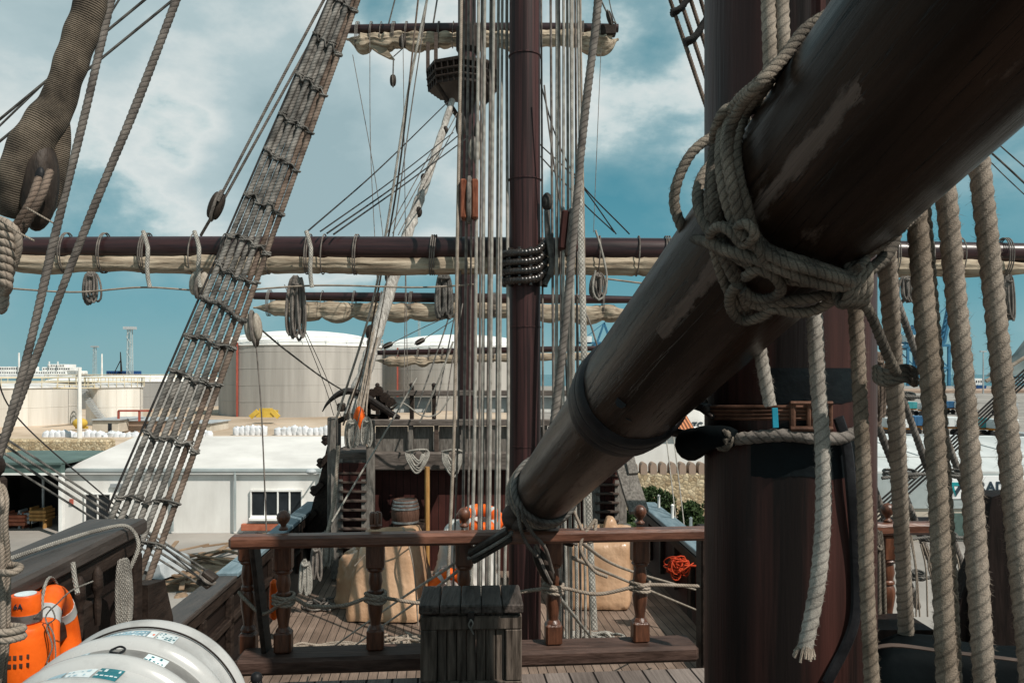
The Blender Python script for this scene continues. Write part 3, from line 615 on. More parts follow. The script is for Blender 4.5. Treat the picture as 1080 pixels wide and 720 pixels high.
# far left harbour
def ship(name, label, x0, x1, yb, Y, tiers, hull, sup, group=None):
    t = empty(name, P((x0+x1)/2, yb, Y), label, 'ship', group)
    m = MB(); a, b = P(x0, yb, Y), P(x1, yb, Y); hh = 3.5/F*Y
    m.prism([a, b, b+V(0.03*(b[0]-a[0]),0,hh), a+V(0,0,hh)], (0, 14, 0)); m.build('hull', hull, t)
    for (p, q, y0, y1) in tiers:
        m = MB(); m.bx(p, q, y0, y1, Y+2, 9, .1); d = m.build('deckhouse', sup, t)
        m = MB()
        for xx in np.arange(p+1.5, q-1.5, 2.4): m.bx(xx, xx+1.2, y0+(y1-y0)*.3, y0+(y1-y0)*.62, Y+1.9, .3, .02)
        m.build('window_row', 'window_dark', d)
    return t
t = ship('white_ferry', 'white ferry with stepped decks beyond the tanks at far left', -40, 78, 398, 330, [(-40,70,391,395),(-40,28,386.5,391),(44,74,387,391),(50,68,384,387)], 'trailer_white', 'white_paint')
m = MB(); m.tube([P(20,392,331), P(20,372,331)], .35, 6); m.tube([P(52,386,331), P(52,381,331)], .3, 6); m.tube([P(61,386,331), P(61,381,331)], .3, 6); m.build('mast', 'white_paint', t)
t = ship('blue_cargo_ship', 'blue cargo vessel with a dark mast far behind the white tanks', 112, 140, 399, 340, [(112,139,391,396)], 'navy_hull', 'navy_hull')
m = MB(); m.tube([P(128,392,341), P(127,371,341)], [.5,.2], 6); m.tube([P(121,392,341), P(127,380,341)], .2, 5); m.build('mast', 'iron', t)
def lattice(label, x, y0, y1, Y, w, head=True, name='lattice_mast'):
    t = empty(name, P(x, y1, Y), label, 'mast', 'harbour lighting masts'); a, b = P(x, y1, Y), P(x, y0, Y); m = MB(); h = w/F*Y/2
    for sx in (-h, h):
        for sy in (-h, h): m.bar(a+V(sx,sy,0), b+V(sx*.7,sy*.7,0), .14, .14)
    n = 12
    for i in range(n):
        z0, z1 = a[2]+(b[2]-a[2])*i/n, a[2]+(b[2]-a[2])*(i+1)/n; s = 1 if i % 2 else -1
        m.bar((a[0]-s*h, a[1]-h, z0), (a[0]+s*h, a[1]-h, z1), .1, .1)
    m.build('pylon', 'fascia_grey', t)
    if head: m = MB(); m.box(b+V(0,0,.2), (h*4.5, h*3, .5)); m.build('lamp_head', 'trailer_grey', t)
lattice('tall grey lattice lighting mast right of the blue ship', 137, 347, 442, 150, 5.0)
lattice('faint farther lattice mast left of the blue ship', 100, 366, 400, 300, 3.0)
lattice('thin floodlight mast with a wide head beyond the forecastle', 442, 336, 392, 300, 2.2)
m = MB(); m.tube([P(107.5,400,260), P(107.5,373,260)], [.35,.2], 6); tag(m.build('flagpole', 'white_paint'), 'thin white pole standing between the two lattice masts', 'pole')

# ------------------------------------------------------------------ right side: old wall, house, bush
t = empty('crenellated_wall', P(700, 545, 45), 'weathered stone wall with a row of round-topped merlons', 'wall')
m = MB(); a, b = P(655, 0, 45)[0], P(790, 0, 45)[0]; zt = P(0, 499, 45)[2]; m.box(((a+b)/2, 45.5, (zt-.3)/2), (b-a, 1.0, zt+.3), None, .06); m.build('wall', 'stone_wall', t)
for i, xx in enumerate(np.arange(659, 790, 10.2)):
    c = P(xx, 499, 45); hw = .19; m = MB()
    pts = [c+V(-hw,0,-.05), c+V(hw,0,-.05), c+V(hw,0,.32)]+[c+V(hw*math.cos(s),0,.32+hw*1.5*math.sin(s)) for s in np.linspace(.2, math.pi-.2, 9)]+[c+V(-hw,0,.32)]
    m.prism(pts, (0, .8, 0)); m.build('merlon', 'tan_pier', t)
t = empty('white_house', P(725, 560, 52), 'white house with orange tiled roof behind the stone wall', 'house')
m = MB(); a, b = P(664, 0, 52)[0], P(830, 0, 52)[0]; zt = P(0, 456, 52)[2]; m.box(((a+b)/2, 55, zt/2), (b-a, 6, zt)); m.build('wall', 'render_wall', t)
m = MB(); a, b = P(688, 0, 52)[0], P(733, 0, 52)[0]; z0 = P(0, 457, 51.6)[2]; m.prism([(a,51.6,z0),(a,51.6,z0+.12),(a,55,z0+1.2),(a,58.4,z0+.12),(a,58.4,z0)], (b-a, 0, 0)); m.build('roof', 'roof_tile', t)
m = MB(); a, b = P(700, 0, 60)[0], P(860, 0, 60)[0]; m.box(((a+b)/2, 62, 3.2), (b-a, 3, 6.4)); m.build('upper_wall', 'render_wall', t)
def text_mesh(txt, size, org, mat, parent, depth=0.01, sx=1.0, bold=0.0):
    cu = bpy.data.curves.new('text', 'FONT'); cu.body = txt; cu.size = size; cu.extrude = depth; cu.offset = bold
    o = bpy.data.objects.new('text', cu); dg = bpy.context.evaluated_depsgraph_get(); COL.objects.link(o); dg.update()
    me = bpy.data.meshes.new_from_object(o.evaluated_get(dg)); bpy.data.objects.remove(o)
    R = Matrix(((sx,0,0),(0,0,-1),(0,1,0))); base = np.array(org)-(WL[parent.name] if parent else 0)
    for v in me.vertices: v.co = R @ v.co+Vector(base)
    me.materials.clear(); me.materials.append(MATS[mat]); me.name = 'lettering'
    ob = bpy.data.objects.new('lettering', me); COL.objects.link(ob); ob.parent = parent; WL[ob.name] = WL[parent.name]; return ob
m = MB()
text_mesh('TC', .62, P(733.5, 452, 59.4)+V(0,1.05,0), 'letter_dark', t, .02, 1.0, .02)
m = MB(); a = P(656, 0, 47)[0]; m.box((a, 47.6, 2.2), (.5, .5, 4.4)); tag(m.build('gate_pillar', 'render_wall'), 'narrow grey-white pillar at the left end of the stone wall', 'pillar')
def bush(label, c, rx, ry, rz, n, size):
    t = empty('bush', (c[0], c[1], 0), label, 'bush', 'bushes below the stone wall'); m = MB()
    cl = [(np.array(c)+V(random.uniform(-1,1)*rx*.7, random.uniform(-1,1)*ry*.7, random.uniform(-.6,.8)*rz*.75), random.uniform(.25,.5)) for _ in range(16)]
    for i in range(n):
        cc, rr = cl[rng.integers(len(cl))]; d = nrm(rng.normal(size=3)); p = cc+d*rr*min(rx,rz)*rng.uniform(.5,1.05); 
        a = nrm(rng.normal(size=3)); b = nrm(np.cross(a, rng.normal(size=3))); s = size*rng.uniform(.6,1.4)
        m.add([p-a*s, p+b*s*.45, p+a*s, p-b*s*.45], [(0,1,2,3)])
    m.build('foliage', 'leaf', t, smooth=0, fix=False)
    m = MB()
    for cc, rr in cl[:7]: m.tube(spline([(c[0],c[1],0), ((c[0]+cc[0])/2,(c[1]+cc[1])/2,cc[2]*.6), cc], n=8), np.linspace(.09,.02,8), 6)
    m.build('stem', 'bark', t)
bush('broad dark green bush against the stone wall', P(690, 532, 42), 1.25, .9, 1.0, 4200, .11)
bush('second dark bush partly hidden by the mizzen mast', P(738, 545, 41), 1.3, .9, .9, 3600, .11)
bush('low green bush at the foot of the starboard bulwark', P(660, 548, 41.5), .8, .8, .6, 1800, .1)

# ------------------------------------------------------------------ right side: sign warehouse, trailers, harbour
t = empty('sign_warehouse', P(1040, 600, 38), 'grey metal-roofed warehouse carrying a large lettered white sign', 'warehouse')
a, b = P(880, 0, 38)[0], P(1330, 0, 38)[0]; zf0, zf1 = P(0,536,38)[2], P(0,499,38)[2]; zr = P(0, 462, 49)[2]
m = MB(); m.box(((a+b)/2, 46, zf0/2), (b-a, 15.8, zf0)); m.build('wall', 'cream_wall', t)
m = MB(); m.box(((a+b)/2, 38.15, (zf0+zf1)/2), (b-a+.2, .3, zf1-zf0)); m.build('fascia', 'fascia_grey', t)
m = MB(); m.prism([(a,38.0,zf1+.003),(a,38.0,zf1+.1),(a,49,zr),(a,60,zf1+.1),(a,60,zf1+.003)], (b-a, 0, 0)); rf = m.build('roof', 'roof_metal', t)
m = MB()
for xx in np.arange(a+.8, b, 5.5): m.bar((xx,38.1,zf1+.13), (xx,49,zr+.03), .05, .05)
m.bar((a,42,zf1+.1+(zr-zf1-.1)*4/11+.04), (b,42,zf1+.1+(zr-zf1-.1)*4/11+.04), .12, .06); m.build('roof_rib', 'roof_metal', rf)
m = MB(); m.bx(996, 1180, 501.5, 526, 37.96, .1, .01); sg = m.build('sign_board', 'sign_white', t)
m = MB()
q = lambda x, y: P(x, y, 37.93)
m.prism([q(999.5,508.5), q(1014,508.5), q(1012,512), q(1003,512)], (0,.04,0)); m.prism([q(1003,512), q(1006,512), q(1007.5,517.5), q(1008,523)], (0,.04,0)); m.build('logo', 'letter_teal', sg)
m = MB(); m.prism([q(1014,508.5), q(1018,508.5), q(1008.3,523.6), q(1007.2,518)], (0,.035,0)); m.build('logo_stroke', 'letter_dark', sg)
text_mesh('TRADE', .66, P(1021.5, 518, 37.94), 'letter_dark', sg, .012, 1.04, .018)
text_mesh('O', .66, P(1073.5, 518, 37.94), 'letter_dark', sg, .012, 1.04, .018)
for xx in (930, 962, 1012, 1042, 1085): m = MB(); m.bx(xx, xx+18, 545, 562, 37.95, .1, .02); w = m.build('window', 'window_dark', t)
m = MB(); m.bx(996, 1024, 541, 566, 37.9, .06, .01); m.build('green_shutter', 'green_paint', t)
def trailer(x, y, Y, wpx, hpx, mat, label, ang=0.0):
    c = P(x, y, Y); c[2] = 0; l = wpx/F*Y; h = hpx/F*Y; R = Rz(ang)
    t = empty('semi_trailer', c, label, 'trailer', 'semi-trailers parked behind the sign warehouse')
    T = lambda q: c+np.array(q) @ R.T
    m = MB(); m.box(T((0,1.2,1.2+h/2)), (l,2.4,h), R, .05); bd = m.build('container', mat, t)
    m = MB()
    for k in range(int(l/0.8)): m.box(T((-l/2+.4+k*.8,-.01,1.2+h/2)), (.06,.05,h*.94), R, .01)
    m.build('panel_rib', mat, bd)
    m = MB(); m.box(T((0,1.2,1.08)), (l,2.0,.22), R, .02); m.box(T((-l*.2,.3,.8)), (l*.3,.1,.3), R, .02); m.build('chassis', 'chassis_orange', t)
    for k in range(3):
        for yy in (.15, 2.2):
            m = MB(); m.lathe([(.42,-.15),(.48,-.1),(.48,.1),(.42,.15)], T((l/2-1-k*1.15, yy, .48)), 14, R @ V(0,1,0)); m.build('wheel', 'tyre', t)
    m = MB(); m.box(T((-l*.33,.5,.55)), (.15,.15,1.1), R, .02); m.box(T((-l*.33,1.9,.55)), (.15,.15,1.1), R, .02); m.build('landing_leg', 'iron', t)
for i, (x, y, Y, w_, h_, mt, lb) in enumerate([
  (945,462,72,30,14,'trailer_white','white box trailer farthest left behind the sign warehouse'),(985,466,70,34,16,'trailer_grey','grey box trailer with orange chassis left of the middle ropes'),
  (1022,466,71,30,14,'trailer_white','white box trailer over an orange chassis between two thick ropes'),(1060,466,69,30,15,'trailer_white','white trailer at the right edge of the trailer park'),
  (1096,462,73,30,15,'trailer_grey','grey trailer cut by the right edge of the view'),(950,446,100,24,10,'trailer_white','distant white trailer in the second row, leftmost'),
  (975,445,104,22,10,'trailer_blue','distant blue trailer in the second row'),(1003,446,102,24,10,'trailer_white','distant white trailer in the second row, between the middle ropes'),(1034,446,100,25,10,'trailer_teal','distant teal trailer in the second row'),
  (1064,447,98,24,10,'trailer_white','distant white trailer in the second row, nearest the right edge'),
  (942,433,150,16,7,'trailer_white','tiny white trailer in the third row beside the mizzen mast'),(960,433,155,16,7,'trailer_teal','tiny teal trailer in the third row'),(982,432,150,17,7,'trailer_white','tiny white trailer in the third row below the left crane'),(1003,433,158,15,7,'trailer_blue','tiny blue trailer in the third row'),(1022,432,155,16,7,'trailer_white','tiny white trailer in the third row, left of the lamp post'),(1066,433,152,16,7,'trailer_grey','tiny grey trailer in the third row, at the right')]):
    trailer(x, y, Y, w_, h_, mt, lb, random.uniform(-.12,.12))
m = MB(); m.bx(905, 1400, 411, 426, 330, 30, .3); tag(m.build('harbour_wall', 'tan_pier'), 'long tan harbour wall behind the parked trailers', 'wall')
def crane(label, x, yb, Y, sc, lift):
    c = P(x, yb, Y); t = empty('port_crane', c, label, 'crane', 'blue ship-to-shore gantry cranes'); m = MB(); s = sc/F*Y
    T = lambda a, b, d=0: c+V(a*s, d*s, b*s)
    for d in (0, .35):
        for a in (-.16, .16):
            m.bar(T(a,0,d), T(a,.62,d), .035*s, .035*s)
        m.bar(T(-.16,.3,d), T(.16,.3,d), .03*s, .03*s); m.bar(T(-.16,.62,d), T(.16,.62,d), .04*s, .04*s); m.bar(T(-.16,0,d), T(.16,.3,d), .015*s, .015*s); m.bar(T(.16,.3,d), T(-.16,.62,d), .015*s, .015*s)
    for a in (-.16, .16):
        for b in (.3, .62): m.bar(T(a,b,0), T(a,b,.35), .03*s, .03*s)
    m.build('gantry', 'blue_steel', t)
    m = MB()
    for d in (.12, .22):
        m.bar(T(-.42,.66,d), T(.16,.66,d), .03*s, .03*s); m.bar(T(-.1,.66,d), T(.02,1.0,d), .025*s, .025*s); m.bar(T(.14,.66,d), T(.02,1.0,d), .025*s, .025*s); m.bar(T(-.42,.66,d), T(.02,1.0,d), .012*s, .012*s)
    for k in range(5): m.bar(T(-.4+k*.12,.66,.12), T(-.4+k*.12,.66,.22), .02*s, .02*s)
    m.build('back_girder', 'blue_steel', t)
    m = MB(); e = (.16+.32*math.cos(lift), .66+.62*math.sin(lift))
    for d in (.12, .22): m.bar(T(.16,.66,d), T(e[0],e[1],d), .035*s, .035*s)
    for k in range(1,7): f_ = k/7; m.bar(T(.16+(e[0]-.16)*f_, .66+(e[1]-.66)*f_, .12), T(.16+(e[0]-.16)*f_, .66+(e[1]-.66)*f_, .22), .018*s, .018*s)
    m.bar(T(.02,1.0,.17), T(e[0],e[1],.17), .01*s, .01*s); m.build('boom', 'blue_steel', t)
    m = MB(); m.box(T(-.3,.72,.17), (.2*s,.2*s,.1*s)); m.build('machine_house', 'white_paint', t)
crane('blue gantry crane with lowered girder and white machine house, left one', 968, 408, 620, 66, 1.15)
crane('blue gantry crane with raised boom, nearer right one', 989, 410, 560, 74, 1.2)
crane('small distant blue crane glimpsed beside the lower boom', 637, 402, 700, 62, 1.15)
m = MB(); m.tube([P(1037,415,300), P(1037,371,300)], [.35,.22], 6); m.box(P(1037,370.5,300), (2.4,.8,.45)); tag(m.build('street_lamp', 'trailer_grey'), 'tall thin lamp post with a wide head right of the cranes', 'lamp post')
ship('white_coaster', 'small white coaster moored beyond the harbour wall', 1022, 1040, 410, 420, [(1028,1036,399,406)], 'navy_hull', 'white_paint')
m = MB(); pts = [P(1040,402,2600)]; prev = 402
for i, (x, y) in enumerate([(1046,396),(1054,386),(1062,381),(1070,373),(1080,360),(1095,352),(1120,346),(1160,352),(1220,368),(1290,385),(1340,402)]): pts.append(P(x, y, 2600))
n = len(pts); back = [q*V(1.1,1.28,1)+V(0,0,(8-q[2])*0) for q in pts]
ridge = []
vs = []; fs = []
for j in range(7):
    f = j/6
    for q in pts:
        vs.append(V(q[0]*(1+.3*(f-.5)), 2600+900*(f-.5), -2+(q[2]+2)*math.sin(math.pi*(.06+.88*f))+rng.normal(0,2.5)))
for j in range(6):
    for i in range(n-1): fs.append((j*n+i, j*n+i+1, (j+1)*n+i+1, (j+1)*n+i))
m.add(vs, fs); struct(m.build('hill', 'mountain'))
m = MB()
for i in range(60):
    x = random.uniform(1040,1090); h = random.uniform(2,7); m.bx(x, x+random.uniform(1.5,4), 406-h, 407, 900+random.uniform(0,200), 10, .1)
o = m.build('far_town', 'trailer_white'); tag(o, 'pale blocks of a far town under the hill at right', 'town'); o['kind'] = 'stuff'
# ================================================================== the ship: bulwarks and forecastle
def bq(Y, off=0.0): return -2.07+0.09*(4.4-Y)-off         # inner face of the port quarterdeck bulwark
t = empty('bulwark', (bq(2), 2, ZQ), 'dark port quarterdeck bulwark with broad cap rail beside the life raft', 'bulwark')
Ra = Rz(AXR)
def along(mb, Y0, Y1, off0, off1, z0, z1, fn=bq, b=.01):
    a = V(fn(Y0), Y0, 0); c = V(fn(Y1), Y1, 0); d = nrm(c-a); s = V(-d[1], d[0], 0)   # s points to port
    R = np.stack([s, d, V(0,0,1)], 1); l = np.linalg.norm(c-a)
    return mb.box((a+c)/2+s*(off0+off1)/2+V(0,0,(z0+z1)/2), (abs(off1-off0), l, z1-z0), R, b)
m = MB(); along(m, -2, 4.36, .05, .2, 4.2, 7.1); m.build('planking', 'hull_boards', t)
m = MB(); along(m, -2, 4.42, -.05, .27, 7.12, 7.2, b=.015); m.build('cap_rail', 'wood_cap', t)
m = MB(); along(m, -2, 4.4, -.022, .05, 7.02, 7.118); m.build('rail_moulding', 'wood_dark', t)
m = MB(); along(m, 1.5, 3.75, -.07, .05, 6.86, 6.95); m.build('pin_rack', 'wood_dark', t)
for Y in (2.2, 3.3, 4.3): m = MB(); along(m, Y, Y+.1, -.03, .05, ZQ, 7.02); m.build('stanchion', 'wood_dark', t)
for Y in (3.05, 3.28, 3.5, 3.68):
    m = MB(); c = V(bq(Y)+.09, Y, 6.84); m.lathe([(.012,0),(.018,.1),(.014,.14),(.026,.17),(.022,.24),(.008,.27)], c, 10); m.build('belaying_pin', 'wood_dark', t)
m = MB(); p0 = V(bq(4.5)-.03, 4.5, 6.95); 
m.prism([V(bq(4.45)+.04,4.45,ZQ-.3),V(bq(5.2)+.04,5.0,ZQ-.3),V(bq(5.1)+.04,4.92,6.5),V(bq(4.7)+.04,4.72,6.78),V(bq(4.45)+.04,4.45,6.82)], (-.12,0,0)); m.build('knee', 'wood_dark', t)

def wp(Y): return -4.34-.052*(Y-10.26)
def ws(Y): return 3.45-.033*(Y-14.3)
t = empty('bulwark', (wp(12), 12, ZW), 'port waist bulwark with grey-blue cap running to the forecastle', 'bulwark')
m = MB(); along(m, 5.3, 21, .05, .22, 1.2, 4.66, wp); m.build('planking', 'hull_boards', t)
m = MB(); along(m, 5.3, 12.8, -.06, .34, 4.68, 4.76, wp, .015); m.build('cap_rail', 'wood_cap', t)
m = MB(); along(m, 12.84, 20.0, -.06, .3, 4.72, 4.8, wp, .015); m.build('forward_cap_rail', 'wood_cap_blue', t)
m = MB(); along(m, 5.3, 20, -.03, .05, 4.5, 4.67, wp); along(m, 5.3, 20, -.05, .05, 4.05, 4.15, wp); m.build('pin_rack', 'wood_dark', t)
for Y in np.arange(6, 20, 1.3): m = MB(); along(m, Y, Y+.16, -.05, .05, ZW, 4.5, wp); m.build('frame_timber', 'wood_dark', t)
t = empty('bulwark', (ws(14), 14, ZW), 'starboard waist bulwark with pale blue cap and small white pegs', 'bulwark')
wsn = lambda Y: ws(Y)
m = MB(); along(m, 5.3, 21, -.22, -.05, 1.2, 4.66, ws); m.build('planking', 'bulkhead_boards', t)
m = MB(); along(m, 5.3, 20, -.34, .1, 4.68, 4.78, ws, .015); m.build('cap_rail', 'wood_cap_blue', t)
m = MB(); along(m, 5.3, 20, -.02, .12, 4.5, 4.67, ws); m.build('pin_rack', 'wood_dark', t)
for Y in np.arange(6, 20, 1.3): m = MB(); along(m, Y, Y+.16, -.05, .04, ZW, 4.5, ws); m.build('frame_timber', 'wood_dark', t)
for Y in (14.6, 16.2, 17.8, 19.2):
    m = MB(); m.lathe([(.035,0),(.03,.26),(.04,.28),(.02,.31)], (ws(Y)+.25, Y, 4.78), 8); m.build('peg', 'white_paint', t)

# forecastle
FY = 18.0
t = empty('forecastle', P(500, 602, FY), 'weathered grey forecastle with maroon bulkhead and open timber railings', 'forecastle')
m = MB(); m.bx(352, 660, 494, 604, FY, .15); m.build('bulkhead', 'bulkhead_boards', t)
m = MB(); m.bx(352, 664, 477, 496, FY-.35, .5, .03); m.build('deck_beam', 'wood_grey_flat', t)
m = MB(); m.box((P(500,0,FY)[0], FY+3.0, P(0,478,FY)[2]), (6.4, 6.2, .1)); m.build('upper_deck', 'wood_grey_flat', t)
for x, w in ((390,7),(433,5),(460,4.5),(488,4),(520,4.5),(575,4.5),(612,4.5),(660,6)):
    m = MB(); m.bx(x-w/2, x+w/2, 445, 478, FY-.2, .12); m.build('stanchion', 'wood_grey' if x != 460 else 'wood_stair', t)
m = MB(); m.bx(386, 664, 442.5, 449, FY-.26, .26, .015); m.build('handrail', 'wood_grey_flat', t)
for a, b in ((396,430),(436,457),(463,485),(491,517),(523,572),(578,609),(615,656)):
    m = MB(); m.bx(a, b, 449.5, 477, FY-.08, .05); m.build('panel', 'wood_grey', t)
# second rail and panels, one step up and further forward
m = MB(); m.bx(392, 640, 411.5, 417.5, FY+2, .2, .02); m.build('upper_handrail', 'wood_grey_flat', t)
for x in (398, 434, 457.5, 500, 540, 590, 636):
    m = MB(); m.bx(x-2, x+2, 407, 442, FY+2.05, .14, .01); m.ball(P(x,406,FY+2.1), .06, 8, 6); m.build('upper_stanchion', 'wood_dark', t)
for a, b in ((415,432),(437,455),(503,537),(545,588)):
    m = MB(); m.bx(a, b, 418.5, 435, FY+2.2, .05); m.build('upper_panel', 'white_canvas', t)
m = MB()
for (a, b) in (((352,446),(388,430)),((388,430),(404,418)),((392,448),(414,436)),((402,440),(418,424)),((388,416),(388,446)),((404,414),(404,444)),((378,438),(410,441))): m.bar(P(*a,FY+1.2), P(*b,FY+1.2), .13, .13)
for x, y in ((392,415),(399,412),(406,419),(412,424),(396,428)): m.lathe([(.02,-.07),(.12,-.06),(.12,.06),(.02,.07)], P(x,y,FY+1.0), 12, (0,1,0))
m.build('knight_heads', 'wood_dark', t)
m = MB(); m.tube([P(450.5,492,FY-.5), P(450.5,600,FY-.5)], .055, 10); m.build('pillar', 'wood_yellow', t)
m = MB(); m.bx(345, 354, 440, 560, FY-.4, .25, .02); m.build('side_post', 'wood_grey', t)
m = MB(); m.bx(386, 394.5, 443, 562, FY-.5, .14, .015); m.build('ladder_post', 'wood_grey', t)
# anchor on its cathead
t2 = empty('anchor', P(350,420,FY+.3), 'black curved anchor fluke sticking out over the port bow', 'anchor')
m = MB(); pts = [(340,434),(344,427),(350,420.5),(357,415.5),(365,412.5),(374,413),(384,417)]; m.tube(spline([P(x,y,FY+.3) for x, y in pts], n=22), np.interp(np.linspace(0,1,22), [0,.25,.6,1], [.015,.06,.12,.1]), 10, ell=.7); m.build('arm', 'iron', t2)
m = MB(); m.tube([P(384,417,FY+.3), P(420,441,FY+.9)], .08, 8); m.build('shank', 'iron', t2)
m = MB(); m.bx(355, 362, 425, 434, FY+.1, .3, .03); m.build('cathead_block', 'block_wood', t2)
def stair(label, x0, x1, ytop, ybot, n, Yt, Yb, wall):
    t = empty('staircase', P((x0+x1)/2, ybot, Yb), label, 'stairs', 'ladders up to the forecastle')
    for k in range(n):
        f = k/(n-1); Y = Yt+(Yb-Yt)*f; y = ytop+(ybot-ytop)*f
        m = MB(); m.bx(x0, x1, y, y+2.2, Y, .24, .008); m.build('tread', 'wood_stair', t)
    for x in (x0-1.5, x1+1.5):
        m = MB(); m.bar(P(x, ytop-4, Yt+.1), P(x, ybot+4, Yb+.1), .05, .26, (1,0,0)); m.build('stringer', 'wood_grey', t)
    m = MB(); m.bx(x0, x1, ytop, ybot, max(Yt,Yb)-.02, .03); m.build('back_board', 'bulkhead_boards', t)
    return t
stair('steep dark plank stairs at the port side of the forecastle', 357, 386, 488, 606, 13, 17.55, 17.0, 0)
stair('steep dark plank stairs at the starboard side, right of the pale strap', 628, 653, 491, 596, 12, 17.55, 17.0, 0)
m = MB(); m.bar(P(656,482,17.2), P(674,540,16.2), .1, .4, (1,0,0)); m.bar(P(661,470,17.3), P(668,500,16.8), .1, .2, (1,0,0))
tag(m.build('rail_board', 'wood_grey'), 'sloping pale board railing beside the starboard forecastle stairs', 'railing')
# rough bow hull edge rising left of the forecastle
t = empty('bow_side', P(340,560,18.4), 'dark ragged outer side of the bow left of the port stairs', 'hull side')
m = MB(); m.prism([P(x,y,18.6) for x, y in ((323,560),(330,530),(338,500),(345,470),(349,446),(352,446),(352,590),(330,590))], (0,.8,0)); m.build('planking', 'wood_dark', t)
for x, y in ((327,545),(334,515),(341,486),(346,462)): m = MB(); m.bar(P(x-5,y+6,18.5), P(x+6,y-6,18.5), .1, .14); m.ball(P(x-3,y,18.5), .075, 8, 6, (1.2,1,1)); m.build('rail_knob', 'wood_dark', t)
# orange lifejacket in the ropes, hanks at the port foremast shrouds
m = MB(); m.ball(P(379,444,17.3), .3, 12, 8, (.45,.4,1.1)); m.ball(P(381,452,17.3), .16, 10, 6, (.7,.6,1.3)); tag(m.build('life_jacket', 'orange_plastic'), 'orange life jacket hung among pale ropes left of the forecastle rail', 'life jacket')
def hankobj(label, x, y0, y1, wpx, Y, n, r, mat, near=False, group='hanging rope coils', out=(0,-1,0)):
    m = MB(); top = P(x, y0, Y); h = (y1-y0)/F*Y; hank(m, top, h, wpx/F*Y, n, r, None, near)
    m.tube(spline([top+V(-.6*r*n*.5,-r,-.12*h), top+V(0,-r*3,-.14*h), top+V(.6*r*n*.5,-r,-.12*h), top+V(0,r*2,-.1*h), top+V(-.6*r*n*.5,-r,-.12*h)], n=14), r, 6)
    return tag(m.build('rope_coil', mat, smooth=60), label, 'rope coil', group)
hankobj('pale rope coils bunched left of the orange life jacket', 371, 442, 474, 14, 17.2, 8, .022, 'rope_pale')
hankobj('pale rope coils bunched right of the orange life jacket', 387, 440, 472, 10, 17.2, 7, .022, 'rope_pale')
def swag(label, x, y, w, h, Y, n, mat, r=.022):
    m = MB()
    for k in range(n):
        f = .35+.65*(k+1)/n; j = random.uniform(-1,1)
        m.tube(spline([P(x-w/2*f+j, y+random.uniform(0,3), Y), P(x-w*.42*f, y+h*.45*f, Y-.05), P(x+j*2, y+h*f, Y-.08), P(x+w*.42*f, y+h*.45*f, Y-.05), P(x+w/2*f+j, y+random.uniform(0,3), Y), P(x+w*.1, y-1, Y-.1), P(x-w/2*f, y+1, Y)], n=30), r, 7, .14)
    tag(m.build('rope_coil', mat, smooth=60), label, 'rope coil', 'rope coils on the forecastle beam')
swag('looped pale rope coil on the forecastle beam above the yellow pillar', 440, 475, 24, 24, FY-.55, 6, 'rope_pale')
swag('looped pale rope coil on the forecastle beam beside the foremast', 477, 475, 22, 28, FY-.55, 6, 'rope_pale')
# barrel
t = empty('barrel', P(427.5, 554, 17.0), 'dark wooden barrel with grey hoops against the maroon bulkhead', 'barrel'); b0 = P(427.5, 556, 17.0)
m = MB(); m.lathe([(.24,0),(.285,.15),(.30,.3),(.285,.46),(.24,.61),(.22,.61),(.22,.58)], b0, 24); m.build('staves', 'wood_barrel', t)
for h, r in ((.03,.252),(.14,.288),(.43,.296),(.5,.282),(.57,.262)):
    m = MB(); m.lathe([(r-.01,-.02),(r+.006,-.02),(r,.022),(r-.012,.022)], b0+V(0,0,h), 24); m.build('hoop', 'steel', t)
m = MB(); m.bx(408, 446, 556, 606, 16.9, 1.0, .03); tag(m.build('deck_locker', 'wood_dark'), 'dark deck locker carrying the barrel behind the tan tarpaulin', 'locker')
# deck cargo under tarpaulins
def draped(label, poly_b, poly_t, cat='tarpaulin', mat='tarpaulin', name='tarpaulin_bundle', ridge=None, Y=14, depth=1.3, sub=13, nz=.011):
    import bmesh
    m = bmesh.new(); vb = [m.verts.new(q) for q in poly_b]; vt = [m.verts.new(q) for q in poly_t]; n = len(vb)
    for i in range(n): m.faces.new((vb[i], vb[(i+1) % n], vt[(i+1) % n], vt[i]))
    m.faces.new(vt); m.faces.new(vb[::-1]); bmesh.ops.recalc_face_normals(m, faces=m.faces)
    bmesh.ops.triangulate(m, faces=m.faces[:]); bmesh.ops.subdivide_edges(m, edges=m.edges[:], cuts=sub, use_grid_fill=True)
    for _ in range(3): bmesh.ops.smooth_vert(m, verts=m.verts[:], factor=.5, use_axis_x=True, use_axis_y=True, use_axis_z=True)
    from mathutils import noise
    zb = min(q[2] for q in poly_b)
    for v in m.verts:
        w = noise.noise(v.co*2.6)+.6*abs(noise.noise(v.co*5.5+Vector((3,1,2)))); g = noise.noise(Vector((v.co.x*6, v.co.y*6, v.co.z*.9)))
        fl = max(0, 1-(v.co.z-zb)/.35); cr = (1-abs(noise.noise(v.co*3.1+Vector((9,4,7)))))**6; v.co += v.normal*(nz*(w*1.0)+nz*.35*g*fl+nz*1.3*cr) if v.normal.length else Vector()
        if v.co.z < zb+.005: v.co.z = zb+.005
    vs = [tuple(v.co) for v in m.verts]; m.verts.index_update(); fs = [tuple(v.index for v in f.verts) for f in m.faces]; m.free()
    o = MB().add(vs, fs).build(name, mat, smooth=50); return tag(o, label, cat)
def pz(x, y, Y): return P(x, y, Y)
def on(z, x, Y): q = P(x, 400, Y); q[2] = z; return q
draped('tan tarpaulin lashed over a bulky load left of the chest', [on(ZW,362,14.2),on(ZW,442,14.1),on(ZW,462,15.6),on(ZW,368,15.8)], [on(4.86,380,14.5),on(5.08,432,14.45),on(5.1,444,15.5),on(4.98,386,15.6)])
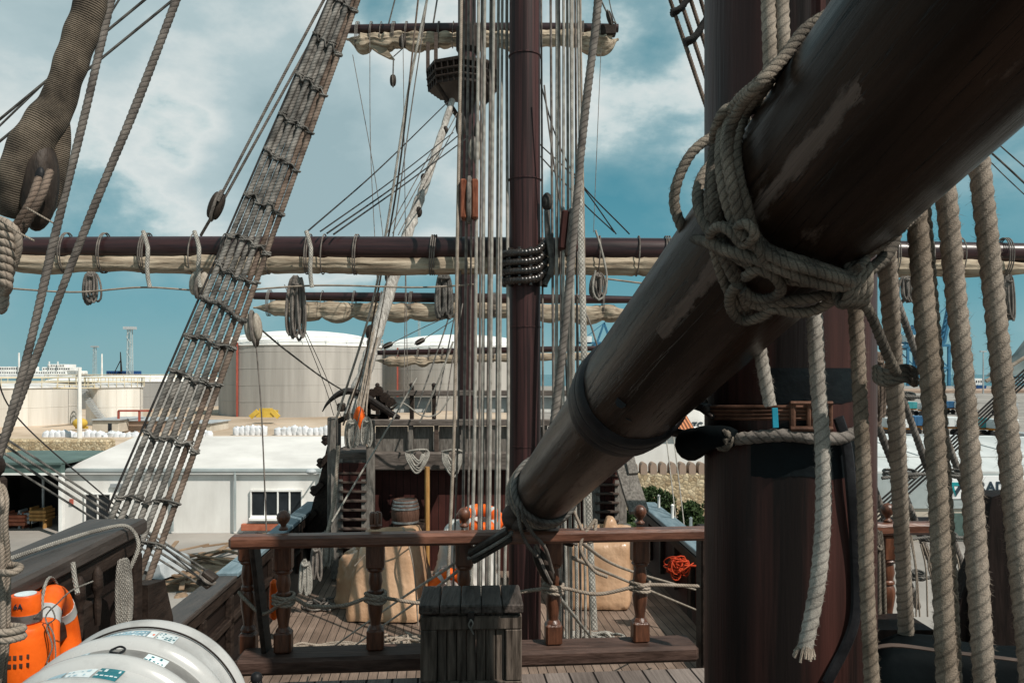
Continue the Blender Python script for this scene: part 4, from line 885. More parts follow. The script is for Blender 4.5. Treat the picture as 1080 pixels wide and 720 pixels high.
draped('smaller tan tarpaulin flap rising at the left of the big bundle', [on(ZW,352,15.2),on(ZW,376,14.9),on(ZW,380,15.9),on(ZW,356,15.9)], [on(4.45,359,15.3),on(4.6,378,15.2),on(4.6,380,15.8),on(4.4,362,15.8)], nz=.03)
m = MB(); a = on(4.98,372,14.3)
m.tube(spline([on(4.6,374,14.1),on(5.0,400,14.15),on(5.04,432,14.2),on(4.85,449,14.9)], n=24), .014, 6, .1); m.tube(spline([on(5.07,425,15.2),on(5.02,430,14.2),on(4.5,437,14.0),on(ZW+.05,441,13.95)], n=24), .014, 6, .1)
tag(m.build('lashing', 'rope_hemp'), 'thin lashing line tied over the tan tarpaulin bundle', 'rope')
draped('tan tarpaulin with a shiny peaked top right of the mainmast', [on(ZW,600,14.9),on(ZW,664,14.9),on(ZW,668,16.3),on(ZW,606,16.3)], [on(4.8,600,15.0),on(4.8,664,14.98),on(5.0,667,16.15),on(5.0,606,16.15)])
draped('narrow peaked tan tarpaulin behind the shiny one', [on(4.6,630,15.5),on(4.6,662,15.5),on(4.6,664,16.0),on(4.6,630,16.0)], [on(5.15,640,15.6),on(5.16,646,15.6),on(5.16,646,15.9),on(5.15,640,15.9)], nz=.02, sub=6)
draped('white canvas bundle holding the orange life rings beside the mainmast', [on(ZW,452,14.8),on(ZW,522,14.8),on(ZW,526,16.0),on(ZW,458,16.0)], [on(5.1,470,15.0),on(5.35,505,15.0),on(5.35,515,15.8),on(5.1,478,15.8)], 'canvas bundle', 'white_canvas', 'canvas_bundle', nz=.05)
def ring(label, c, R, r, nrm_, group='orange life rings', tape=True, squash=1.0):
    z = nrm(nrm_); x = nrm(np.cross((0,0,1), z)); y = np.cross(z, x); c = np.array(c, float)
    t = empty('life_ring', c-V(0,0,R+r), label, 'life ring', group); th = np.linspace(0, 2*np.pi, 49)[:-1]
    m = MB(); m.tube(c+R*(np.outer(np.cos(th), x)+np.outer(np.sin(th), y)), r, 16, closed=True); m.build('ring', 'orange_plastic', t)
    for k in range(4):
        a = k*math.pi/2+.6+np.linspace(-.13,.13,7); m = MB(); m.tube(c+R*(np.outer(np.cos(a), x)+np.outer(np.sin(a), y)), r*1.035, 16); m.build('reflective_band', 'white_plastic', t)
    m = MB(); p = []
    for k in range(4):
        for f in np.linspace(0, 1, 9)[:-1]: a = k*math.pi/2+.6+f*math.pi/2; rr = R+r*(1.05+.5*math.sin(math.pi*f)); p.append(c+rr*(math.cos(a)*x+math.sin(a)*y))
    m.tube(np.array(p), .006, 6, closed=True); m.build('grab_line', 'rope_pale', t); return t
ring('orange life ring lying on top of the white canvas bundle', on(5.3,508,14.8), .3, .12, (0.1,-.4,.9))
ring('orange life ring leaning low against the white canvas bundle', on(4.05,474,14.5), .3, .11, (0.1,-1,.3))
m = MB(); m.ball(on(3.75,522,14.6), .15, 10, 8, (1,1,1.6)); tag(m.build('buoy', 'orange_plastic'), 'small orange buoy low behind the pale ropes by the mainmast', 'buoy')
# orange net ball on the starboard bulwark
m = MB()
for i in range(30):
    a = rng.normal(size=3); a = nrm(a); b = nrm(np.cross(a, rng.normal(size=3))); th = np.linspace(0, 2*np.pi, 13)[:-1]; rr = rng.uniform(.06,.17); c = P(715,597,13.6)+rng.normal(0,.055,3)
    m.tube(c+rr*(np.outer(np.cos(th), a)*.7+np.outer(np.sin(th), b)), .011, 5, closed=True)
m.tube(spline([P(722,596,13.5),P(740,597,13.4),P(762,600,13.2)], n=8), .02, 6)
tag(m.build('orange_line_bundle', 'orange_line'), 'tangled orange line bundled on the starboard bulwark', 'rope bundle')
# heaps of rope on the waist deck
def heap(label, cx, Y, rx, ry, n, r, mat, z=ZW):
    m = MB(); c = on(z, cx, Y)
    for i in range(n):
        a0 = random.uniform(0, 6.3); q = []; ox, oy = random.gauss(0, rx*.3), random.gauss(0, ry*.3); rr = random.uniform(.35,.8)
        for k in range(9): a = a0+k*.62; q.append(c+V(ox+rx*rr*math.cos(a)+random.gauss(0,.03), oy+ry*rr*math.sin(a)*random.uniform(.8,1.1), r+random.uniform(0,.14)*(i/n)))
        m.tube(spline(q, step=.07), r, 7, r*6.4)
    return tag(m.build('rope_heap', mat, smooth=60), label, 'rope heap', 'rope heaps on the waist deck')
heap('grey rope heap on the deck in front of the big tan bundle', 425, 12.9, .5, .55, 18, .022, 'rope_hemp')
heap('long pale rope heap on the deck left of the tan bundle', 362, 12.7, .75, .3, 16, .02, 'rope_hemp')
heap('tidy white rope coil on the deck right of the mainmast foot', 615, 13.2, .5, .4, 14, .026, 'rope_pale')
heap('small rope heap at the foot of the port bulwark', 340, 15.2, .35, .45, 9, .02, 'rope_grey')
for k, (x, y0, y1, lb) in enumerate([(322,590,628,'pale rope coil hung on the port waist bulwark behind the first balusters'),(344,560,600,'pale rope coil hung on the port bulwark nearer the stairs'),(333,575,612,'grey rope coil between the two pale ones on the port bulwark')]):
    hankobj(lb, x, y0, y1, 11, [12.9,16.2,14.5][k], 7, .022, ['rope_pale','rope_pale','rope_grey'][k], group='coils on the port waist bulwark')

# ================================================================== masts
def mast(label, x, Y, w, ybot, ytop, mat, taper=.94):
    b = P(x, ybot, Y); tp = P(x, ytop, Y); r = w/2/F*Y
    t = empty('mast', b, label, 'mast', 'masts'); m = MB(); n = 12
    m.tube([b+(tp-b)*i/n for i in range(n+1)], [r*(1-(1-taper)*i/n) for i in range(n+1)], 40); m.build('pole', mat, t); return t, b, r
mm, mb_, mr = mast('thick dark maroon mainmast at the centre behind the rail', 553.5, 13.0, 34, 682, -160, 'mast_paint')
for y in (60, 190, 345, 470, 560): m = MB(); m.lathe([(mr*.99,-.012),(mr*1.012,-.01),(mr*1.012,.01),(mr*.99,.012)], P(553.5, y, 13.0), 40); m.build('seam_band', 'mast_paint', mm)
fm, fb, fr = mast('slimmer maroon foremast behind the pale running ropes', 492.5, 23.0, 20, 478, -60, 'mast_paint')
m = MB(); m.lathe([(fr*1.02,-.4),(fr*1.3,-.3),(fr*1.3,.3),(fr*1.02,.4)], P(494,42,23), 24); m.build('cap', 'wood_dark', fm)
zm, zb, zr_ = mast('massive maroon mizzen mast close on the right', 831, 3.0, 172, 898, -500, 'mizzen_paint', 1.0)
for (al0, al1, y0, y1) in ((-.60,.60,388,424),(-.74,.62,456,503)):
    m = MB(); n = 26; aa = np.linspace(al0, al1, n); R1 = zr_*1.006; lo = [P(0,y1+rng.uniform(-1.2,1.2)+2*math.sin(i*.5),2.72)[2] for i in range(n)]; hi = P(0,y0,2.72)[2]
    m.add([(zb[0]+R1*math.sin(q), 3.0-R1*math.cos(q), z) for q, l in zip(aa, lo) for z in (l, hi)], [(2*i, 2*i+2, 2*i+3, 2*i+1) for i in range(n-1)]); m.build('canvas_patch', 'mast_band', zm, smooth=60, fix=False)
def mastpt(x, y, off=0.0, cx=None, R=None):
    cx = zb[0] if cx is None else cx; R = zr_ if R is None else R
    dx = (x-HX)/F; rr = R+off; a = dx*dx+1; b = -2*(dx*cx+3.0); c = cx*cx+9-rr*rr; D = b*b-4*a*c
    Y = (-b-math.sqrt(D))/(2*a) if D > 0 else -b/(2*a); return P(x, y, Y)

# crow's nest on the foremast
t = empty('crows_nest', P(493,112,23.0), 'dark slatted crow\'s nest on the foremast below the topsail yard', 'crow\'s nest'); c = P(488,0,23)[:2]
zt, zl = P(0,77,23)[2], P(0,97,23)[2]; n = 14; th = np.linspace(0, 2*np.pi, n, endpoint=False)+.1
m = MB(); m.lathe([(.98,0),(1.06,.0),(1.06,.09),(.98,.09)], (*c, zt), 8); m.build('rim', 'wood_dark', t)
m = MB(); m.lathe([(.2,0),(.98,0),(.98,.07),(.2,.07)], (*c, zl), 8); m.build('floor', 'wood_dark', t)
for k in range(32):
    a = 2*math.pi*k/32; oc = math.cos(math.pi/8)/math.cos((a % (math.pi/4))-math.pi/8); m = MB(); m.bar((c[0]+.95*oc*math.cos(a), c[1]+.95*oc*math.sin(a), zl), (c[0]+1.01*oc*math.cos(a), c[1]+1.01*oc*math.sin(a), zt+.05), .04, .10, (math.cos(a), math.sin(a), 0)); m.build('slat', 'wood_dark', t)
m = MB()
for f in (.33, .66): th2 = np.linspace(0,2*np.pi,9)[:-1]; rr = .98+.06*f; m.tube(np.stack([c[0]+rr*np.cos(th2), c[1]+rr*np.sin(th2), np.full(8, zl+(zt-zl)*f)],1), .04, 6, closed=True)
m.build('hoop', 'wood_dark', t)
for a in (math.pi*1.02, math.pi*1.25, -.2, -.6):
    m = MB(); m.bar((c[0]+1.0*math.cos(a), c[1]+1.0*math.sin(a), zt), (c[0]+1.0*math.cos(a), c[1]+1.0*math.sin(a), P(0,46,23)[2]), .1, .1); m.build('stanchion', 'wood_stair', t)
m = MB()
for a in (.6, 2.2, 3.9, 5.4): m.bar((c[0]+.95*math.cos(a), c[1]+.95*math.sin(a), zl), (c[0]+.22*math.cos(a), c[1]+.22*math.sin(a), zl-.7), .09, .09)
m.build('bracket', 'wood_dark', t)

# ------------------------------------------------------------------ yards with furled sails
def yard(label, xa, ya, xb, yb, Y, rpx, sail_dy, sail_r, gaskets, swags, mat_s='canvas', seed=1, tips=True, gap=None):
    r = rpx/F*Y; a, b = P(xa, ya, Y), P(xb, yb, Y); rg = np.random.default_rng(seed)
    t = empty('yard', (a+b)/2-V(0,0,r), label, 'yard', 'yards with furled sails'); m = MB(); k = 40
    m.tube([a+(b-a)*i/k for i in range(k+1)], [r*(1-.28*abs(2*i/k-1)**2.5) for i in range(k+1)], 24); m.build('spar', 'yard_paint', t)
    # furled sail: a lumpy roll slung under the spar, pinched at the gaskets
    n = 300; fx = np.linspace(0.0, 1.0, n); xs = xa+(xb-xa)*fx; rr = np.full(n, sail_r/F*Y); dy = np.full(n, sail_dy/F*Y)
    for g in gaskets: rr *= 1-.22*np.exp(-((xs-g)/4.0)**2)
    for (x, w, h) in swags: e = np.exp(-((xs-x)/w)**2); rr *= 1+.35*e*h; dy = dy+e*h*sail_r*.55/F*Y
    kn = np.interp(fx, np.linspace(0,1,42), rg.normal(0, .055, 42)); rr *= 1+kn
    rr *= np.clip(np.minimum(fx, 1-fx)*18, .15, 1)
    pts = np.stack([a[0]+(b[0]-a[0])*fx, np.full(n, Y-.06), a[2]+(b[2]-a[2])*fx-dy], 1)
    m = MB(); m.tube(pts, rr, 44); vv = m.v[0].reshape(n, 44, 3)
    ph = np.linspace(0, 2*np.pi, 44, endpoint=False); dr = np.cumsum(rg.normal(0,.05,n)); d2 = np.cumsum(rg.normal(0,.06,n)); gq = np.array([min(abs(x-g) for g in gaskets) for x in xs]); pin = np.exp(-(gq/7.0)**2)
    for i in range(n):
        wv = (1-np.abs(np.sin(ph*2.5+dr[i])))**2*.17*(.5+pin[i])-np.abs(np.sin(ph*5+d2[i]))**.6*.09+np.sin(ph*3-i*.07)*.05+(1-np.abs(np.sin(ph*8+dr[i]*1.7)))**3*.10*(.3+pin[i])
        vv[i] = pts[i]+(vv[i]-pts[i])*(1+wv)[:, None]
    m.v[0] = vv.reshape(-1, 3); m.uv = {}; m.build('furled_sail', mat_s, t, smooth=70)
    for g in gaskets:
        f = (g-xa)/(xb-xa); cz = a[2]+(b[2]-a[2])*f; cx = a[0]+(b[0]-a[0])*f; h = (sail_dy+sail_r+rpx)/2/F*Y; th = np.linspace(0,2*np.pi,33)[:-1]; m = MB()
        for q in range(rg.integers(1,4)):
            ww = max(r, sail_r/F*Y)*1.1; m.tube(np.stack([cx+q*.035+.02*np.sin(th), Y-.03+ww*np.cos(th), cz+r-h*.98+(h*1.06)*np.sin(th)], 1), .0115, 6, .1, closed=True)
        m.build('gasket', 'rope_grey', t)
    return t
yd = yard('great main yard with a tight cream furled sail crossing the whole view', -40, 260.5, 1120, 267, 13.5, 13.6, 16.5, 9.5, [70,110,153,205,238,285,325,342,375,455,590,631,672,700,940,975,1010,1055,1090], [(50,20,.35),(180,30,.25),(265,25,.35),(420,40,.2)], seed=3)
yard('fore yard with a baggy cream furled sail behind the main yard', 268, 312, 668, 316, 24.0, 5.2, 12.5, 8.0, [283,310,340,373,402,432,520,560,600,635], [(325,14,.9),(357,14,1.0),(388,12,.8),(418,12,.9),(452,18,.9),(580,12,.8),(618,14,1.1),(650,10,.7)], seed=5)
ty = yard('fore topsail yard high up with a loosely gathered sail', 366, 31, 652, 30, 24.0, 6.0, 11.5, 8.5, [376,391,402,414,428,446,462,478,520,545,565,590,612,632], [(382,8,.8),(405,9,.7),(440,14,.6),(545,12,.7),(622,12,1.0),(640,9,1.3)], seed=7)
m = MB(); q = [P(x,y,23.8) for x, y in ((384,42),(396,38),(404,46),(412,57),(416,62),(410,61),(398,55),(388,48))]; m.prism(q, (0,.14,0)); m.build('sail_corner', 'canvas', ty)
m = MB(); q = [P(x,y,23.8) for x, y in ((620,36),(640,30),(647,36),(641,48),(634,57),(630,57),(627,50),(618,47))]; m.prism(q, (0,.2,0)); m.build('sail_corner', 'canvas', ty)
m = MB(); m.bx(634, 650, 25, 36, 23.7, .3, .03); m.build('yard_arm', 'wood_dark', ty)
yard('short low sprit yard with a scrappy sail above the forecastle', 396, 372, 640, 367, 26.0, 3.4, 8.0, 4.2, [405,420,440,452,466,520], [(425,8,1.0),(446,7,1.1),(410,8,.6)], seed=9)
hankobj('big dark rope coil hanging under the main yard right of the shrouds', 313, 291, 360, 19, 13.1, 9, .02, 'rope_grey', group='coils hanging under the main yard')
hankobj('rope coil hanging under the main yard, leftmost', 96, 287, 322, 17, 13.1, 7, .017, 'rope_grey', group='coils hanging under the main yard')
hankobj('rope coil hanging under the main yard between two thick near ropes', 956, 291, 320, 15, 13.1, 7, .017, 'rope_grey', group='coils hanging under the main yard')
hankobj('rope coil hanging under the main yard at the right edge', 1064, 290, 342, 13, 13.1, 6, .018, 'rope_grey', group='coils hanging under the main yard')
hankobj('grey rope coil hanging just right of the mainmast ropes', 631, 288, 316, 15, 13.0, 7, .018, 'rope_grey', group='coils hanging under the main yard')
hankobj('dark bunched rope coil hanging at the fore yard centre', 468, 287, 338, 16, 16.0, 12, .03, 'rope_tar', group='coils hanging under the main yard')
# parrel beads round the mainmast
t = empty('parrel', P(555,302,13), 'four rows of black parrel beads round the mainmast', 'parrel'); c = P(553.5,0,13)[0]
for row in range(4):
    for k in range(17):
        a = -math.pi*(0.10+.80*k/16); z = P(0,267+row*9.6,12.7)[2]+.06*max(0, math.cos(a))+.35*max(0, math.cos(a)-.55)
        m = MB(); m.ball((c+(mr+.09)*math.cos(a), 13+(mr+.09)*math.sin(a), z), .074, 12, 8, (1,1,.92)); m.build('bead', 'bead_wood', t)
for k in range(6):
    m = MB(); a = -math.pi*(.9-.8*k/5*1); R = np.stack([V(-math.sin(a),math.cos(a),0), V(math.cos(a),math.sin(a),0), V(0,0,1)],1); m.box((c+(mr+.07)*math.cos(a), 13+(mr+.07)*math.sin(a), P(0,281,12.7)[2]), (.05,.1,.62), R, .015); m.build('rib', 'bead_wood', t)
m = MB(); m.tube(spline([P(574,300,12.8),P(582,280,12.8),P(578,250,12.8),P(577,222,12.8)], n=16), .05, 8); m.ball(P(577,213,12.8), .11, 10, 8, (.8,.8,1.4)); tag(m.build('truss_tackle', 'rope_tar'), 'dark truss tackle rising beside the parrel beads', 'tackle')
# jeer blocks beside the masts
pulley('jeer_block', 'big reddish double block hanging left of the mainmast above the main yard', P(495,211,12.6), .62, .3, .26, (0,0,1), 'block_red', square=True)
pulley('jeer_block', 'maroon block on the main yard right of the mainmast behind the thick rope', P(601,244,12.6), .62, .34, .26, (.1,0,1), 'bulkhead_boards', square=True)
pulley('rigging_block', 'heart-shaped pale block with ropes on the foremast below the crow\'s nest', P(501,158,20), .55, .3, .25, (0,0,1), 'block_pale')
pulley('rigging_block', 'dark block left of the foremast just under the crow\'s nest', P(486,132,20), .5, .24, .2, (0,0,1))
pulley('rigging_block', 'dark block right of the foremast just under the crow\'s nest', P(505,140,20), .5, .24, .2, (0,0,1))
pulley('rigging_block', 'small block dangling from the fore topsail corner', P(414.5,85,23.5), .34, .17, .14, (0,0,1))
pulley('rigging_block', 'small dark block tucked under the fore topsail yard', P(424.5,44,23.5), .36, .2, .15, (0,0,1))
pulley('rigging_block', 'pale block hanging under the main yard left of the shrouds', P(210,299,13.0), .4, .28, .2, (.12,0,1), 'block_pale')
pulley('rigging_block', 'pale block hanging right of the shrouds below the main yard', P(267,345,13.0), .46, .26, .2, (-.1,0,1), 'block_pale')
pulley('rigging_block', 'tiny dark block hanging below the pale one right of the shrouds', P(270,359,13.0), .2, .1, .08, (0,0,1))
pulley('rigging_block', 'dark double block on the twin line left of the shrouds', P(228,217,12.0), .42, .2, .16, (.38,0,1))
pulley('rigging_block', 'small block on the thin stay left above the low sprit yard', P(409,364,21), .28, .13, .11, (1,0,.45))
pulley('rigging_block', 'small block on the thin stay right above the low sprit yard', P(443,360,21), .28, .13, .11, (1,0,.55))
pulley('rigging_block', 'dark block at the starboard arm of the fore topsail yard', P(643,19,23.5), .42, .16, .14, (-.3,0,1))
# ================================================================== balustrade, chest, rafts: the near deck
def rl(x): return 4.72+.09*(P(x,0,4.8)[0]+1.7)      # distance of the rail at a picture column
t = empty('balustrade', (0, 4.9, ZQ), 'turned red-brown wooden balustrade along the edge of the quarterdeck', 'balustrade')
xa, xb = P(244,0,4.72)[0], P(738,0,5.15)[0]
m = MB(); a, b = V(-1.67, 4.72, 7.005), V(1.24, 4.98, 7.005); m.bar(a, b, .115, .075, (0,0,1), .018); m.build('handrail', 'wood_rail', t)
m = MB(); a, b = V(-1.66, 4.84, 6.25), V(1.16, 5.09, 6.25); m.bar(a-V(0,0,0), b, .24, .1, (0,0,1), .02); sill = m.build('sill', 'wood_sill', t)
def baluster(c, parent, fin, zt=6.97, z0=6.3):
    h = zt-z0; m = MB(); R = Rz(-.09*0+.088); k = .95
    m.box(c+V(0,0,z0+.065*1), (.104,.104,.13), R, .012); m.box(c+V(0,0,zt-.085), (.11,.11,.17), R, .012)
    pr = [(.05,.128),(.054,.14),(.046,.155),(.036,.165),(.036,.18),(.05,.26),(.055,.31),(.05,.345),(.04,.365),(.05,.375),(.05,.39),(.04,.40),(.043,.42),(.05,.45),(.043,.50),(.036,.54)]
    s = (h-.17)/.54; pr = [(r*.88, .0+q*s*1.0) for r, q in pr]+[(.045,(h-.19)),(.056,h-.175),(.05,h-.165)]
    m.lathe(pr, c+V(0,0,z0), 20); o = m.build('baluster', 'wood_baluster', parent)
    if fin == 'ball': m = MB(); m.lathe([(.026,0),(.03,.01),(.016,.025),(.018,.035),(.034,.052),(.042,.076),(.038,.098),(.022,.116),(.005,.122)], c+V(0,0,7.044), 18); m.build('finial', 'wood_baluster', o)
    if fin == 'crown':
        m = MB(); m.lathe([(.035,0),(.04,.02),(.034,.03)], c+V(0,0,7.044), 14)
        for q in range(5): m.lathe([(.014,0),(.016,.06),(.01,.075)], c+V(.026*math.cos(q*1.257), .026*math.sin(q*1.257), 7.07), 8)
        m.build('finial', 'wood_baluster', o)
    return o
BP = {}
for x, fin in ((299,'ball'),(396,'crown'),(489.5,'ball'),(583.5,None),(675,'ball')):
    Y = 4.86+.09*(P(x,0,4.9)[0]+1.6); c = V(P(x,0,Y)[0], Y, 0); BP[x] = c; baluster(c, t, fin)
m = MB(); Y = 5.0; m.box((P(744,0,5.13)[0], 5.13, 6.55), (.09,.12,.95), Rz(.088), .01); m.build('end_post', 'wood_dark', t)
m = MB(); c = V(P(262,0,5.0)[0], 5.0, 0); BP[262] = c; baluster(c, t, None, 7.0, 6.25)
m = MB(); m.bar(P(268,572,4.95), P(283,700,4.9), .03, .13, (0,1,0)); m.build('brace_board', 'wood_dark', t)
m = MB(); m.lathe([(.01,0),(.028,.02),(.03,.16),(.026,.24),(.008,.26)], V(P(289,0,5.12)[0],5.12,6.42), 12); tag(m.build('light_float', 'orange_plastic'), 'small orange float tucked between the brace board and the first baluster', 'float')
# starboard piece of the rail beyond the mizzen mast
t = empty('balustrade', (2.3, 5.2, ZQ), 'short stretch of the same rail right of the mizzen mast', 'balustrade')
m = MB(); m.bar(V(1.6,5.05,7.005), V(2.75,5.16,7.005), .115, .075, (0,0,1), .018); m.build('handrail', 'wood_rail', t)
m = MB(); m.bar(V(1.6,5.15,6.25), V(2.75,5.24,6.25), .24, .1, (0,0,1), .02); m.build('sill', 'wood_sill', t)
baluster(V(P(936,0,5.15)[0], 5.15, 0), t, 'ball')
# rope strung along the balusters
cp = [BP[262]+V(.0,-.07,6.58), BP[299]+V(-.07,-.06,6.55), BP[299]+V(.07,-.065,6.62)]
pts = [BP[262]+V(-.06,0,6.63), BP[262]+V(0,-.06,6.60), (BP[262]+BP[299])/2+V(0,-.06,6.53), BP[299]+V(0,-.07,6.61), BP[299]+V(.07,-.02,6.63), (BP[299]*.7+BP[396]*.3)+V(0,-.02,6.58), (BP[299]*.35+BP[396]*.65)+V(0,-.03,6.58), BP[396]+V(-.06,-.04,6.62), BP[396]+V(0,-.07,6.625), BP[396]+V(.06,-.04,6.625), (BP[396]+BP[489.5])/2+V(0,-.02,6.58), BP[489.5]+V(0,-.06,6.57), (BP[489.5]*.4+BP[583.5]*.6)+V(0,-.02,6.63), BP[583.5]+V(-.06,-.04,6.655), BP[583.5]+V(0,-.07,6.66), BP[583.5]+V(.07,-.03,6.655), (BP[583.5]+BP[675])/2+V(0,-.02,6.61), BP[675]+V(-.06,-.04,6.65), BP[675]+V(0,-.07,6.665), BP[675]+V(.07,-.03,6.665), V(P(742,0,5.1)[0],5.1,6.64)]
rope('rail_rope', 'grey rope strung from baluster to baluster along the rail', 'rope', pts, .0125, 'rope_hemp', near=True)
for x, lb in ((299,'first'),(396,'second'),(583.5,'fourth'),(675,'fifth')):
    m = MB()
    for k in range(3):
        th = np.linspace(0,2*np.pi,25)[:-1]; c = BP[x]+V(0,0,6.62+.022*(k-1)+(.03 if x > 500 else 0)); m.tube(np.stack([c[0]+.062*np.cos(th), c[1]+.062*np.sin(th), c[2]+.006*np.sin(th*2)],1), .011, 7, .08, closed=True)
    tag(m.build('rope_turns', 'rope_hemp', smooth=60), f'turns of grey rope wound round the middle of the {lb} baluster from the left', 'rope')
# sea chest
t = empty('sea_chest', on(ZQ,497,4.5), 'black weathered plank chest standing against the rail', 'chest')
zc = 6.745; x0, x1 = P(443.5,0,4.35)[0], P(550.5,0,4.35)[0]; w = x1-x0; yc = 4.35; cx = (x0+x1)/2; d = .36
Rt = Rz(.05)
def cb(mb, ux, uy, z, sx, sy, sz, b=.006): 
    q = Rt @ V(ux, uy, 0); mb.box((cx+q[0], yc+q[1], z), (sx, sy, sz), Rt, b)
n = 7; pw = (w-.09*2)/n
m = MB()
for i in range(n): cb(m, -w/2+.09+pw*(i+.5), .012+d/2, (ZQ+zc-.05)/2, pw-.004, d-.02, zc-.05-ZQ-.01, .004)
m.build('body', 'wood_chest', t)
m = MB()
cb(m, 0, d/2, ZQ+.06, w, d, .12); cb(m, 0, d/2, zc-.105, w, d+.006, .075)
for sx in (-1, 1): cb(m, sx*(w/2-.045), d/2, (ZQ+.12+zc-.142)/2, .09, d+.004, zc-.142-ZQ-.122)
m.build('frame', 'wood_chest', t)
m = MB(); nl = 5; lw = (w+.02)/nl
for i in range(nl): cb(m, -w/2-.01+lw*(i+.5), d/2, zc-.025, lw-.005, d+.05, .05, .008)
m.build('lid', 'wood_chest_lid', t)
m = MB(); q = V(cx,yc,0)+Rt @ V(0,-.02,0); m.box(q+V(0,-.012,zc-.06), (.035,.012,.05), Rt, .004); m.lathe([(.008,0),(.013,.004),(.008,.008)], q+V(0,-.022,zc-.09), 10, (0,-1,0)); m.build('hasp', 'iron', t)
m = MB(); m.tube(spline([q+V(0,-.03,zc-.07), q+V(.012,-.035,zc-.09), q+V(.002,-.03,zc-.12), q+V(.014,-.03,zc-.15)], n=14), .004, 6, .03); m.tube(spline([q+V(0,-.03,zc-.07), q+V(-.012,-.03,zc-.10), q+V(.004,-.03,zc-.13)], n=12), .004, 6, .03); m.build('cord', 'rope_pale', t)

# ------------------------------------------------------------------ life-raft canister
t = empty('life_raft', (-1.05, 1.9, ZQ), 'white ribbed life-raft canister with printed stickers, lower left', 'life raft')
ca = nrm(V(-.09,1,0)); c0 = V(-1.128, 2.5, 6.93)             # far end centre
Rr = .30; pr = []
def rib(y, h=.018, w=.03): return [(Rr, y-w), (Rr+h*.6, y-w*.55), (Rr+h, y-w*.15), (Rr+h, y+w*.15), (Rr+h*.6, y+w*.55), (Rr, y+w)]
prof = [(.05,.05),(.16,.035),(.24,.0),(.285,-.02)]
ys = [-.045,-.17]; pl = [(.29,-.035+.02)]
prof = [(.02,.06),(.15,.045),(.235,.015),(.272,-.012),(.296,-.03),(.312,-.04),(.316,-.055),(.31,-.07),(.297,-.085)]
body = []
def seg(y): return [(.301,y+.032),(.317,y+.024),(.325,y+.008),(.325,y-.008),(.317,y-.024),(.301,y-.032)]
for yy in (-.235,-.385,-.55,-.82): body += [(.2985,yy+.045)]+seg(yy)+[(.2985,yy-.045)]
prof = prof+body+[(.3,-1.1),(.312,-1.13),(.316,-1.15),(.296,-1.18),(.235,-1.215),(.15,-1.245),(.02,-1.26)]
m = MB(); m.lathe(prof, c0, 96, ca); m.build('canister', 'white_plastic', t, smooth=50)
m = MB(); m.lathe([(.298,-.278),(.3035,-.281),(.3035,-.339),(.298,-.342)], c0, 96, ca); m.build('seam_band', 'grey_band', t)
xa_ = nrm(np.cross(ca, (0,0,1))); za_ = V(0,0,1)
def cyl(a, y, r=.3025): return c0+ca*y+r*(math.sin(a)*xa_+math.cos(a)*za_)
def patch(a0, a1, y0, y1, r=.3015):
    m = MB(); n = max(2, int(abs(a1-a0)/.04)+1); aa = np.linspace(a0, a1, n); m.add([cyl(a, y, r) for a in aa for y in (y0, y1)], [(2*i, 2*i+1, 2*i+3, 2*i+2) for i in range(n-1)]); return m
def sticker(a0, a1, y0, y1, rows, seed, base, ink, dens=.8, r=.3015):
    p = patch(a0, a1, y0, y1, r).build('sticker', base, t, smooth=60); rg = random.Random(seed); m = MB()
    na = max(2, int((a1-a0)/.035))
    for i in range(na):
        for j in range(rows):
            if rg.random() < dens:
                A = a0+(a1-a0)*(i+.12)/na; B = A+(a1-a0)/na*rg.uniform(.3,.8); Y0 = y0+(y1-y0)*(j+.2)/rows; q = patch(A, B, Y0, Y0+(y1-y0)/rows*rg.uniform(.2,.6), r+.0006); m.add(q.v[0], q.f)
    m.build('pictograms', ink, p, smooth=60)
sticker(-.55, .12, -.192, -.115, 3, 1, 'sticker_blue', 'sticker_white'); sticker(.13, .2, -.192, -.115, 4, 5, 'sticker_white', 'orange_plastic', .6); sticker(.22, .40, -.192, -.115, 6, 2, 'sticker_white', 'sticker_teal', .7)
sticker(-.5, -.22, -.335, -.285, 2, 4, 'sticker_blue', 'sticker_white', .6, .3045); sticker(.3, .5, -.335, -.29, 2, 8, 'sticker_white', 'sticker_teal', .7, .3045)
sticker(-.62, -.22, -.50, -.425, 3, 3, 'sticker_blue', 'sticker_white'); sticker(-.20, .04, -.50, -.425, 3, 6, 'sticker_white', 'sticker_blue', .8); sticker(.06, .26, -.505, -.42, 3, 7, 'sticker_teal', 'sticker_white', .45)
sticker(-.6, .1, -.70, -.60, 3, 9, 'sticker_blue', 'sticker_white')
m = MB()
for y in (-.275,-.345,-.43): pass
m.tube([cyl(a, -.092, .304) for a in np.linspace(-1.3, 1.9, 60)], .003, 6); m.build('strap_line', 'iron', t)
m = MB(); m.tube(spline([cyl(-.02,-.30,.308), cyl(.03,-.28,.31), cyl(.1,-.30,.31), cyl(.08,-.33,.31), cyl(.0,-.32,.309), cyl(-.02,-.30,.308)], n=30), .003, 6); m.build('painter_loop', 'black_rubber', t)
m = MB(); a = cyl(1.25, .0, .335); b = cyl(1.62, .0, .335); m.tube([a, b], .014, 10); h = m.build('release_unit', 'white_plastic', t)
m = MB()
for f in (.1,.4,.75): q = a+(b-a)*f; m.tube([q, q+nrm(b-a)*.03], .0165, 10)
m.ball(a, .019, 10, 8); m.build('clip', 'black_rubber', h)
m = MB()
for y in (-.25,-.95): m.bar(c0+ca*y+V(-.3,0,-.34), c0+ca*y+V(.3,0,-.34), .06, .06); m.bar(c0+ca*y+V(-.3,0,-.34), c0+ca*y+V(-.3,0,ZQ-c0[2]), .05, .05); m.bar(c0+ca*y+V(.3,0,-.34), c0+ca*y+V(.3,0,ZQ-c0[2]), .05, .05)
